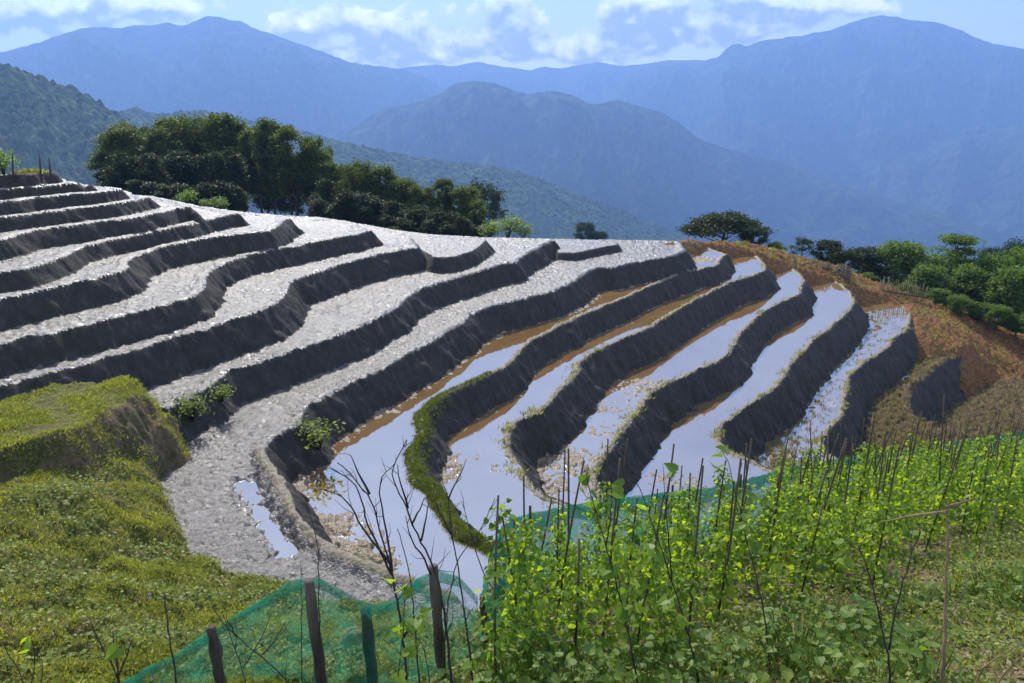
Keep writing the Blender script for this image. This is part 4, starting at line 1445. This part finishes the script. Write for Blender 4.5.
for i, (x, y, z, zc_) in enumerate(cand):
    b = BEANS[rng.integers(0, 8)]
    s = rng.uniform(0.80, 1.04)
    tl = (rng.normal(0, 0.08), rng.normal(0, 0.08)); rz = rng.uniform(0, 6.28)
    if b.name not in ub:
        ub.add(b.name)
        b.location = (x, y, z); b.rotation_euler = (tl[0], tl[1], rz); b.scale = (s, s, s); b['label'] = BL; b['group'] = 'bean vines in the garden'
    else:
        copy_thing(b, (x, y, z), BL, rz, s, 'bean vines in the garden', tl)
    if i % 10 in (0, 2, 3, 5, 7, 8):
        st = STAKES[rng.integers(0, 5)]
        s = rng.uniform(0.9, 1.2)
        if st.name not in ub:
            ub.add(st.name)
            st.location = (x, y, z); st.rotation_euler = (*tl, rz); st['label'] = SL; st['group'] = 'bean poles in the garden'
        else:
            copy_thing(st, (x, y, z), SL, rz, s, 'bean poles in the garden', tl)


# ---- broad-leaved plants at the near edge
def make_squash(seed, n, R, size):
    r = np.random.default_rng(seed)
    bag = Bag(); pos = []; hd = []
    for i in range(n):
        a = r.uniform(0, 6.28); rr = R * math.sqrt(r.uniform(0.02, 1)); hh = r.uniform(0.12, 0.34)
        c = np.array([rr * math.cos(a), rr * math.sin(a), hh])
        bag.add(*tube([[0.3 * c[0], 0.3 * c[1], 0.0], [0.8 * c[0], 0.8 * c[1], hh * 0.6], c], [0.003, 0.0026, 0.002], 4, False))
        pos.append(c); hd.append((math.cos(a), math.sin(a)))
    pos = np.array(pos); hd = np.array(hd)
    nrm = np.c_[hd * 0.35, np.ones(n)] + r.normal(0, 0.28, (n, 3)); nrm /= np.linalg.norm(nrm, axis=1)[:, None]
    h3 = np.c_[hd, -0.2 * np.ones(n)] + r.normal(0, 0.3, (n, 3)); h3 -= (h3 * nrm).sum(1)[:, None] * nrm; h3 /= np.linalg.norm(h3, axis=1)[:, None]
    V, Fc = leaves(pos, r.uniform(0.6, 1.2, n) * size, r, HEART, frames=(h3, np.cross(nrm, h3), nrm), width=1.1)
    root = bag.build('squash_plant', M['leaf_squash'])
    tag(root, 'squash', 'plant')
    mesh_obj('leaves', V, Fc, M['leaf_squash'], root, smooth=False)
    return root


SQ = [make_squash(900 + i, [44, 34, 52][i], [0.36, 0.30, 0.42][i], [0.070, 0.082, 0.058][i]) for i in range(3)]
sq_spots = [(505, 668), (535, 655), (560, 676), (590, 660), (612, 679), (640, 668), (668, 655), (690, 676), (718, 660), (520, 690), (575, 695), (650, 692), (720, 690), (470, 684), (495, 640), (800, 668), (835, 672),
            (765, 650), (800, 640), (835, 626), (870, 612), (905, 600), (850, 648), (985, 590), (1010, 598), (1000, 578), (1024, 590), (880, 679), (930, 684), (955, 590), (900, 640), (870, 636), (820, 650), (780, 676), (745, 672)]
SQL = 'broad-leaved creeping plant on the soil at the near edge of the bean garden'
for i, (u, v) in enumerate(sq_spots):
    p = drop_to(u, v + 10, GARDEN, 0.0)
    p[2] = ground_z(p[0], p[1])
    s = SQ[i % 3]; sc = rng.uniform(0.75, 1.1)
    if i < 3:
        s.location = p; s.scale = (sc,) * 3; s['label'] = SQL; s['group'] = 'broad-leaved plants at the garden edge'
    else:
        copy_thing(s, p, SQL, rng.uniform(0, 6.28), sc, 'broad-leaved plants at the garden edge')

# ------------------------------------------------------------------ ground cover: stuff nobody could count
FACE_XYZ = V3.reshape(NR, NC, 3)
CELL = (RG[1:, :-1] - RG[:-1, :-1]) * RG[:-1, :-1] * (TH[1] - TH[0])


def scatter_on(idn, n, seed, maxr=40, cond=None, bias=None):
    r = np.random.default_rng(seed)
    m = (ID[:-1, :-1] == idn) & (RG[:-1, :-1] < maxr)
    if cond is not None:
        m &= cond[:-1, :-1]
    w = np.where(m, CELL / RG[:-1, :-1] ** 1.2, 0.0)
    if bias is not None:
        w = w * bias[:-1, :-1]
    w = w.ravel(); w /= w.sum()
    i = r.choice(len(w), n, p=w)
    a, b = np.unravel_index(i, CELL.shape)
    f = r.uniform(0, 1, (n, 2))
    rr = RR[a] + f[:, 0] * (RR[a + 1] - RR[a]); tt = TH[b] + f[:, 1] * (TH[1] - TH[0])
    return np.c_[rr * np.sin(tt), rr * np.cos(tt), Z[a, b]]


def tufts(pos, k, hmin, hmax, seed, spread=0.02, lean=0.6, width=1.0):
    r = np.random.default_rng(seed)
    p = np.repeat(pos, k, 0) + np.c_[r.normal(0, spread, (len(pos) * k, 2)), np.full(len(pos) * k, -0.008)]
    n = len(p)
    h = np.c_[r.normal(0, lean, (n, 2)), np.ones(n)]; h /= np.linalg.norm(h, axis=1)[:, None]
    s = np.cross(h, r.normal(size=(n, 3))); s /= np.linalg.norm(s, axis=1)[:, None]
    return leaves(p, r.uniform(hmin, hmax, n), r, BLADE, frames=(h, s, np.cross(h, s)), width=width)


PN = fbm(X * 1.3, Y * 1.3, 4, 131)
gb = np.clip(0.7 + 2.4 * PN + 1.5 * (HUM - 0.05), 0.02, 2.2)
vs, fs, off = [], [], 0
for idn, n, sd_, hh in ((S_BANK, 52000, 61, (0.02, 0.06)), (S_STEP, 15000, 62, (0.02, 0.065)), (S_GARD, 9000, 63, (0.05, 0.13))):
    cond = None
    if idn == S_GARD:
        cond = seg_sd(X, Y, bean_poly) < 0.15
    if cond is None:
        cond = (~RISE) | (FINE > (0.15 if idn == S_BANK else -0.25))
    V, Fc = tufts(scatter_on(idn, n, sd_, 22, cond, gb), 4, hh[0], hh[1], sd_ + 5, 0.03, 0.75, 1.3)
    vs.append(V); fs.append(Fc + off); off += len(V)
o = mesh_obj('grass', np.vstack(vs), np.vstack(fs), M['blade'], smooth=False)
tag(o, 'short yellow-green grass and moss covering the bank and the step', 'grass', kind='stuff')

# little round-leaved weeds mixed through the grass and over the garden soil
p1 = scatter_on(S_BANK, 16000, 71, 20, None, np.clip(0.4 - 2.2 * PN, 0.02, 2))
p2 = scatter_on(S_GARD, 42000, 72, 16, seg_sd(X, Y, bean_poly) < 0.3, np.clip(0.5 + 2.5 * PN, 0.03, 2))
p3 = scatter_on(S_GARD, 9000, 73, 16, seg_sd(X, Y, bean_poly) > 0.0)
pp = np.vstack([p1, p2, p3]); r_ = np.random.default_rng(9)
pp[:, 2] += r_.uniform(0.005, 0.11, len(pp))
V, Fc = leaves(pp, r_.uniform(0.018, 0.058, len(pp)), r_, DIAMOND, 0.9, width=1.5)
o = mesh_obj('weeds', V, Fc, M['leaf_weed'], smooth=False)
tag(o, 'small round-leaved weeds mixed over the bank and garden soil', 'weeds', kind='stuff')

# dry litter on the bare patch of the garden
dry = patch(985, 640, 4.2, 1.3) * (ID == S_GARD) + 0.02
p4 = scatter_on(S_GARD, 5000, 74, 16, None, dry)
p4[:, 2] += 0.015
V, Fc = leaves(p4, r_.uniform(0.03, 0.08, len(p4)), r_, DIAMOND, 0.7, width=0.8)
o = mesh_obj('leaf_litter', V, Fc, M['straw'], smooth=False)
tag(o, 'dry straw coloured leaf litter on the bare garden patch', 'litter', kind='stuff')

# moss on the near bund of the first pool, grass fringe on other bunds
near11 = (ID == 12) & (~RISE) & (SDK < 0.27) & (RG < 17.5)
wall11 = (ID == 12) & RISE & (SDK > -0.16) & (RG < 16.0)
V1, F1 = tufts(scatter_on(12, 6500, 81, 18, near11), 5, 0.03, 0.075, 82, 0.025, 0.7, 1.4)
V2, F2 = tufts(scatter_on(12, 500, 83, 17, wall11), 5, 0.04, 0.09, 84, 0.03, 0.9, 1.2)
o = mesh_obj('moss', np.vstack([V1, V2]), np.vstack([F1, F2 + len(V1)]), M['moss'], smooth=False)
tag(o, 'bright green moss along the bund of the first pool', 'moss', kind='stuff')

# sparse grass on the other bunds, wall edges and the slope
vs, fs, off = [], [], 0
for idn, n, c in [(13, 260, (~RISE) & (SDK < 0.3)), (14, 200, (~RISE) & (SDK < 0.3)), (15, 200, (~RISE) & (SDK < 0.3)), (16, 200, (~RISE) & (SDK < 0.3)),
                  (1, 900, ~RISE), (17, 250, ~RISE), (18, 250, ~RISE), (S_SOIL, 1500, ~RISE)]:
    if not ((ID == idn) & c).any():
        continue
    V, Fc = tufts(scatter_on(idn, n, 90 + idn, 45, c, np.clip(PN * 3, 0.02, 2)), 5, 0.05, 0.16, 95 + idn, 0.05, 0.7, 1.3)
    vs.append(V); fs.append(Fc + off); off += len(V)
o = mesh_obj('grass_fringe', np.vstack(vs), np.vstack(fs), M['blade'], smooth=False)
tag(o, 'sparse grass tufts along the bunds, field and orange slope', 'grass', kind='stuff')

# rice stubble and clods in the outermost pool and the brown fields
vs, fs, off = [], [], 0
rowm = (np.exp(-((SDK - 1.5) / 0.8) ** 2) + 0.1) * np.clip(CLOD * 3, 0.02, 1)
for idn, n, bias in ((16, 1500, rowm), (17, 2600, np.clip(0.3 + CLOD, 0.02, 1)), (18, 2600, np.clip(0.3 + CLOD, 0.02, 1))):
    V, Fc = tufts(scatter_on(idn, n, 190 + idn, 45, (~RISE) & (SDK > 0.3), bias), 6, 0.05, 0.15, 195 + idn, 0.035, 0.6, 1.0)
    vs.append(V); fs.append(Fc + off); off += len(V)
o = mesh_obj('stubble', np.vstack(vs), np.vstack(fs), M['straw'], smooth=False)
tag(o, 'dry rice stubble standing in the outermost pool and brown fields', 'stubble', kind='stuff')


# ------------------------------------------------------------------ netting
def make_net(lo=0.12, hi=0.66):
    k = NT('green_netting')
    tc = k.n('ShaderNodeTexCoord')
    w = k.world()
    n1 = k.noise(w, 5.0, 4, 0.6)
    n2 = k.noise(w, 60.0, 2, 0.5)
    c = k.ramp(n1, [(0.3, (0.006, 0.13, 0.07)), (0.7, (0.03, 0.34, 0.21))])
    d = k.n('ShaderNodeBsdfDiffuse'); k.link(c, d.inputs[0])
    t = k.n('ShaderNodeBsdfTranslucent'); k.link(c, t.inputs[0])
    m1 = k.n('ShaderNodeMixShader'); m1.inputs[0].default_value = 0.5
    k.link(d.outputs[0], m1.inputs[1]); k.link(t.outputs[0], m1.inputs[2])
    tr = k.n('ShaderNodeBsdfTransparent')
    m2 = k.n('ShaderNodeMixShader')
    f = k.ramp(k.math('ADD', k.math('MULTIPLY', n1, 0.5), k.math('MULTIPLY', n2, 0.5)), [(0.36, lo), (0.66, hi)])
    k.link(f, m2.inputs[0])
    k.link(tr.outputs[0], m2.inputs[1]); k.link(m1.outputs[0], m2.inputs[2])
    return k.done(m2.outputs[0])


M['net'] = make_net()
M['net_hem'] = make_net(0.45, 0.9)


def net_sheet(top, name, label, seed, mat='net', nseg=14, hang=1.0):
    """one sheet of netting hung from a top edge down to the ground, creased and bellied"""
    top = np.asarray(top, float)
    s = np.r_[0, np.cumsum(np.linalg.norm(np.diff(top, axis=0), axis=1))]
    n = max(40, int(s[-1] / 0.05))
    t = np.linspace(0, s[-1], n)
    P = np.stack([np.interp(t, s, top[:, i]) for i in range(3)], -1)
    w9 = np.ones(9) / 9
    for _ in range(1):
        Pp = np.pad(P, ((4, 4), (0, 0)), 'edge')
        P = np.stack([np.convolve(Pp[:, i], w9, 'valid') for i in range(3)], -1)
    P[:, 2] += 0.035 * fbm(t * 2.2, t * 0 + seed, 3, seed)
    G = ground_z(P[:, 0], P[:, 1]) - 0.02
    G = np.minimum(G, P[:, 2] - 0.3)
    tang = np.gradient(P[:, :2], axis=0); tang /= np.linalg.norm(tang, axis=1)[:, None] + 1e-9
    nor = np.stack([tang[:, 1], -tang[:, 0]], -1)
    V = []
    for j in range(nseg + 1):
        f = j / nseg
        z = P[:, 2] + (G - P[:, 2]) * f
        o = 0.22 * fbm(t * 3.0 + f * 0.8, t * 0 + f * 1.5, 3, seed + 2) + 0.07 * fbm(t * 11.0 + f * 2, t * 0 + f * 2, 2, seed + 4) + 0.05 * math.sin(f * 3.1)
        o = o * (0.25 + f)
        V.append(np.c_[P[:, 0] + nor[:, 0] * o, P[:, 1] + nor[:, 1] * o, z])
    V = np.vstack(V)
    idx = np.arange((nseg + 1) * n).reshape(nseg + 1, n)
    q = np.stack([idx[:-1, :-1], idx[:-1, 1:], idx[1:, 1:], idx[1:, :-1]], -1).reshape(-1, 4)
    o = mesh_obj(name, V, q, M[mat])
    # the folded, doubled top edge
    hs = 5
    HV = []
    hemw = hang * (0.10 + 0.05 * fbm(t * 2.0, t * 0 + 7.7, 2, seed + 8))
    for j in range(hs):
        f = j / (hs - 1)
        oo = 0.03 * math.sin(f * 3.1) + 0.03 * fbm(t * 7.0 + f, t * 0 + f * 2.0, 2, seed + 9)
        HV.append(np.c_[P[:, 0] - nor[:, 0] * oo, P[:, 1] - nor[:, 1] * oo, P[:, 2] + 0.012 - hemw * f])
    HV = np.vstack(HV)
    idx = np.arange(hs * n).reshape(hs, n)
    q = np.stack([idx[:-1, :-1], idx[:-1, 1:], idx[1:, 1:], idx[1:, :-1]], -1).reshape(-1, 4)
    mesh_obj('hem', HV, q, M['net_hem'], o)
    return tag(o, label, 'netting', 'green garden netting')


nb_top = np.c_[NETB[:, :2], NETB[:, 2]]
for i in range(len(nb_top)):
    nb_top[i, 2] = ray(*NET_BACK_TOP[i])[2] / ray(*NET_BACK_TOP[i])[1] * NETB[i, 1]
net_sheet(nb_top, 'garden_net', 'long green net closing off the bean garden from the pools', 3, 'net_hem', hang=2.5)
z0 = pix(nb_top[0])[2]
left_top = [(100, 695, 5.5), (150, 668, 5.7), (200, 640, 5.9), (235, 616, 6.0), (262, 598, 6.1), (290, 585, 6.1), (300, 577, 6.1), (309, 573, 6.1), (320, 577, 6.1), (345, 592, 6.1), (362, 603, 6.1), (379, 613, 6.1), (392, 600, 6.1),
            (408, 590, 6.1), (424, 573, 6.2), (438, 567, 6.2), (455, 573, 6.2), (468, 586, 6.25), (482, 601, 6.3)]
net_sheet([at_depth(*q) for q in left_top], 'garden_net', 'sagging green net strung between weathered posts below the grass bank', 7)
side_top = [(482, 601, 6.3), (486, 588, 6.45), (491, 566, 6.8), (497, 545, 7.3), (505, 521, z0)]
net_sheet([at_depth(*q) for q in side_top], 'garden_net', 'bright teal net panel turning the corner of the bean garden', 11, 'net_hem')

# posts of the net
POSTS = [(212, 627, 5.85, 0.040, 'leaning weathered post with split top, holding the net low by the grass'), (310, 581, 5.95, 0.045, 'thickest weathered post, upright where the net peaks'),
         (366, 608, 6.2, 0.05, 'post wrapped in sagging net below the straw clump'), (434, 566, 6.0, 0.042, 'dark post behind the bare twigs near the garden corner'), (483, 596, 6.2, 0.022, 'thin corner post where the teal net panel starts')]
for u, v, z, r, lab in POSTS:
    tp = at_depth(u, v, z)
    g = ground_z(tp[0], tp[1])
    n = 9
    f = np.linspace(0, 1, n)
    base = np.array([tp[0] + random.uniform(0, 0.05), tp[1], min(g, tp[2] - 0.5) - 0.3])
    P = base + (tp - base) * f[:, None] + np.c_[np.sin(f * 5) * 0.006, np.zeros(n), np.zeros(n)]
    V, Fc = tube(P, r * (1 + 0.10 * np.sin(np.arange(n) * 2.3)) * np.interp(f, [0, 1], [1.1, 0.9]), 9)
    V = V + 0.006 * np.random.default_rng(int(u)).normal(size=V.shape)
    o = mesh_obj('net_post', V - base, Fc, M['post']); o.location = base
    tag(o, lab, 'post', 'posts of the net')
# short posts along the back net
for i in range(1, len(nb_top), 2):
    tp = nb_top[i] + [0, -0.02, 0.12]
    base = np.array([tp[0], tp[1], NETB[i, 2] - NET_H - 0.3])
    V, Fc = tube([base, (base + tp) / 2 + [0.012, 0, 0], tp], [0.022, 0.02, 0.017], 7)
    o = mesh_obj('net_stake', V - base, Fc, M['stake']); o.location = base
    tag(o, 'stake holding up the long net behind the bean vines', 'stake', 'stakes along the long net')
st = hit(352, 632)
lump('straw_clump', at_depth(352, 636, 6.6), 0.10, 0.10, M['straw'], 'pale straw clump seen through the sagging net', 'clump', 13)


# ------------------------------------------------------------------ bare shrubs and sticks in front
def shrub(name, stems, z, r0, label, cat='shrub', seed=1, twigs=5, mat='twig', group=None, leafy=0, ground=True):
    """stems: lists of sight-line points, thick end first; each shrub stands at its own distance and is rooted in the ground"""
    r = np.random.default_rng(seed)
    bag = Bag()
    first = None
    tipsl = []
    for si, st in enumerate(stems):
        dz = r.uniform(-0.12, 0.12) if si else 0.0
        k = len(st)
        P = np.array([at_depth(u, v, z + dz * i / max(k - 1, 1)) for i, (u, v) in enumerate(st)])
        if si == 0:
            first = P[0].copy()
            g = float(ground_z(P[0, 0], P[0, 1]))
            if ground and P[0, 2] > g:
                P = np.vstack([[P[0, 0] + 0.03, P[0, 1], g - 0.15], P])
                first = P[0].copy()
        # smooth resample
        s = np.r_[0, np.cumsum(np.linalg.norm(np.diff(P, axis=0), axis=1))]
        t = np.linspace(0, s[-1], max(6, int(s[-1] / 0.05)))
        Q = np.stack([np.interp(t, s, P[:, i]) for i in range(3)], -1)
        for _ in range(2):
            Q[1:-1] = (Q[:-2] + 2 * Q[1:-1] + Q[2:]) / 4
        Q[1:] += r.normal(0, 0.003, (len(Q) - 1, 3))
        f = np.linspace(0, 1, len(Q))
        ra = r0 * (0.72 if si == 0 else 0.5)
        bag.add(*tube(Q, ra * (1 - 0.8 * f) + 0.0012, 5))
        L = s[-1]
        for w in range(int(twigs * L * 1.4)):
            i = r.integers(int(len(Q) * 0.3), len(Q))
            d = Q[min(i, len(Q) - 1)] - Q[max(i - 2, 0)]; d /= np.linalg.norm(d) + 1e-9
            side = r.normal(0, 0.6, 3); side[1] *= 0.6
            d2 = d + side; d2 /= np.linalg.norm(d2)
            ln = r.uniform(0.06, 0.24) * (1.2 - 0.5 * f[min(i, len(f) - 1)])
            a = Q[min(i, len(Q) - 1)]
            m = a + d2 * ln * 0.5 + r.normal(0, 0.01, 3); e = a + d2 * ln + [0, 0, 0.03 * r.uniform()]
            bag.add(*tube([a, m, e], [0.0032, 0.0022, 0.001], 4, False))
            tipsl.append(e)
    o = bag.build(name, M[mat])
    me = o.data
    me.transform(Matrix.Translation(-Vector(first))); o.location = first
    tag(o, label, cat, group)
    if leafy and tipsl:
        tp = np.array(tipsl)[r.integers(0, len(tipsl), leafy)] - first + r.normal(0, 0.02, (leafy, 3))
        V, Fc = leaves(tp, r.uniform(0.055, 0.12, leafy), r, HEART, 0.6)
        mesh_obj('leaves', V, Fc, M['leaf_bean'], o, smooth=False)
    return o


SG = 'bare shrubs in front of the net'
shrub('bare_shrub', [[(408, 690), (402, 630), (394, 585), (390, 562), (381, 537), (376, 515.6), (369.5, 494), (356, 484), (349, 470.6), (337, 462.5)],
                     [(369.5, 494), (361, 480), (357, 470), (350.6, 456)], [(392, 575), (383, 557), (368.6, 526), (362, 508), (360.5, 494), (354, 481), (331, 469)],
                     [(391, 566), (379, 550), (367, 535), (357, 521), (352, 505), (338, 492), (320, 488.6)], [(392, 572), (390, 555), (385, 526), (378.5, 488.6), (381, 474), (392, 467)]],
      5.1, 0.017, 'tallest bare dark shrub with many arching stems before the first pool', seed=3, group=SG)
shrub('bare_shrub', [[(452, 690), (446, 625), (438, 580), (431.6, 562), (421, 541), (412, 524.6), (408, 508), (397.4, 492), (391, 476), (392, 467), (399, 456), (405.5, 440)],
                     [(408, 508), (401, 487), (396.5, 465)], [(431, 575), (422.6, 555), (410, 541), (406, 516)], [(421, 541), (426, 520), (428, 503)], [(412, 524), (420, 510), (424, 498)]],
      5.2, 0.015, 'bare shrub whose crown reaches the highest, just before the mossy bund', seed=4, group=SG)
shrub('bare_shrub', [[(474, 690), (466, 620), (457, 562), (451.5, 533.6), (449, 497.6), (440.6, 478), (442, 470)], [(449, 497.6), (458.7, 476), (466, 460.7)], [(452, 535), (444, 520), (437, 512), (434, 497)]],
      5.3, 0.011, 'slim forked bare sapling crossing the mossy bund', seed=5, group=SG, twigs=3)
shrub('bare_shrub', [[(441, 690), (448, 600), (458.7, 555), (475, 539), (490, 510), (495, 498)], [(500, 600), (487, 580), (478.5, 560.6), (469.5, 530), (462, 503)]], 5.4, 0.009, 'two thin crossing bare stems beside the teal net corner', seed=6, group=SG, twigs=2)
shrub('dead_stick', [[(420, 690), (413, 600), (407.7, 562), (402, 545), (397.5, 528)]], 5.0, 0.011, 'short blunt dead stick among the bare shrubs', 'stick', seed=7, twigs=0)
shrub('bare_shrub', [[(318.6, 690), (318.8, 602), (318, 542.7), (312, 521.6), (305, 497)]], 5.4, 0.009, 'single straight bare stem beside the thickest post', seed=8, group=SG, twigs=1)
shrub('dead_stick', [[(302, 690), (301.5, 620), (301, 561)]], 5.5, 0.007, 'thin upright rod next to the thickest post', 'stick', seed=9, twigs=0)
shrub('bare_shrub', [[(289.7, 683), (268, 661), (237.4, 637), (221, 621), (212, 607)], [(262, 655), (276, 640), (285, 622)], [(237, 637), (229, 622), (226, 611)]], 4.9, 0.009, 'long bare branch slanting across the sagging net', seed=10, group=SG, twigs=3)
shrub('bare_shrub', [[(246.4, 690), (243, 668), (237.4, 657), (226.6, 625), (222, 612)], [(243, 668), (253, 652), (261, 639), (270, 619), (272, 612)]], 5.0, 0.008, 'forked bare sapling behind the slanting branch', seed=11, group=SG, twigs=3, leafy=2)
shrub('dead_stick', [[(177, 695), (176, 683), (170, 640), (164.5, 598)]], 4.8, 0.016, 'thick dead stick standing alone in front of the grass bank', 'stick', seed=12, twigs=0)
shrub('dead_stick', [[(224, 695), (220, 660), (214, 628)]], 5.2, 0.009, 'thin dark stick against the leaning weathered post', 'stick', seed=13, twigs=0)
shrub('bare_shrub', [[(120, 695), (115, 668), (101, 645), (88, 616)], [(119, 683), (117, 661), (112, 630)], [(118, 675), (127, 660), (131, 640)]], 4.5, 0.011, 'bare shrub with a couple of round leaves low on the grass bank', seed=14, group=SG, twigs=3, leafy=4)
shrub('bare_shrub', [[(30, 700), (24, 680), (12, 660), (3, 645)], [(28, 695), (36, 668), (33, 648)], [(30, 700), (45, 680), (41, 655)]], 4.5, 0.008, 'small bare shrub in the grass at the frame corner', seed=15, group=SG, twigs=4, leafy=3)
shrub('garden_pole', [[(941, 700), (943, 683), (945, 620), (947, 560), (948, 500)], [(946, 512), (905, 517), (880, 522)], [(947, 507), (965, 502), (979, 497)]], 4.7, 0.021, 'straight brown pole with a thin crossbar twig, nearest of the garden', 'pole', seed=16, twigs=0, mat='stick')
shrub('bare_shrub', [[(890, 690), (889, 661), (879, 613), (868, 569), (858, 545)], [(889, 650), (891, 630), (900, 592), (914, 548), (921, 530)]], 4.6, 0.012, 'forked shrub with a few round leaves beside the brown pole', seed=17, group=SG, twigs=3, leafy=9)
shrub('dead_stick', [[(973, 700), (979, 668), (1013, 649), (1030, 640)]], 4.5, 0.011, 'bent dry branch lying on the soil near the frame corner', 'stick', seed=18, twigs=0, mat='stick')
shrub('dead_stick', [[(990, 695), (1004, 672), (1034, 643)]], 4.5, 0.012, 'straight dry branch leaning past the bent one', 'stick', seed=19, twigs=0, mat='stick')
shrub('dead_stick', [[(925, 655), (960, 600), (992, 520), (1000, 498)]], 5.3, 0.006, 'thin pale stick slanting up behind the brown pole', 'stick', seed=20, twigs=0, mat='stick')
shrub('dead_stick', [[(900, 640), (930, 600), (950, 555)]], 5.4, 0.005, 'shorter pale stick slanting beside the brown pole', 'stick', seed=21, twigs=0, mat='stick')
shrub('bare_shrub', [[(398, 690), (402, 640), (405, 610), (404, 585)], [(402, 640), (414, 615)], [(430, 700), (428, 660), (420, 640)]], 4.5, 0.007, 'leafy young sapling at the foot of the bare shrubs', seed=22, group=SG, twigs=7, leafy=34)
shrub('bare_shrub', [[(640, 695), (630, 640), (618, 590), (606, 545), (592, 500), (585, 470)], [(606, 545), (612, 505), (611, 470)]], 5.0, 0.010, 'dark bare sapling rising out of the beans, taller than the poles around it', seed=23, group=SG, twigs=4, leafy=16)
shrub('bare_shrub', [[(700, 690), (690, 640), (672, 580), (655, 530), (640, 487), (628, 470)], [(672, 580), (668, 530), (664, 480)]], 5.2, 0.010, 'dark bare sapling slanting over the smooth pool edge', seed=24, group=SG, twigs=4, leafy=16)
shrub('bare_shrub', [[(770, 690), (766, 620), (752, 560), (738, 505), (728, 460)]], 5.4, 0.009, 'single bare stem leaning in front of the squared earth tip', seed=25, group=SG, twigs=4, leafy=14)
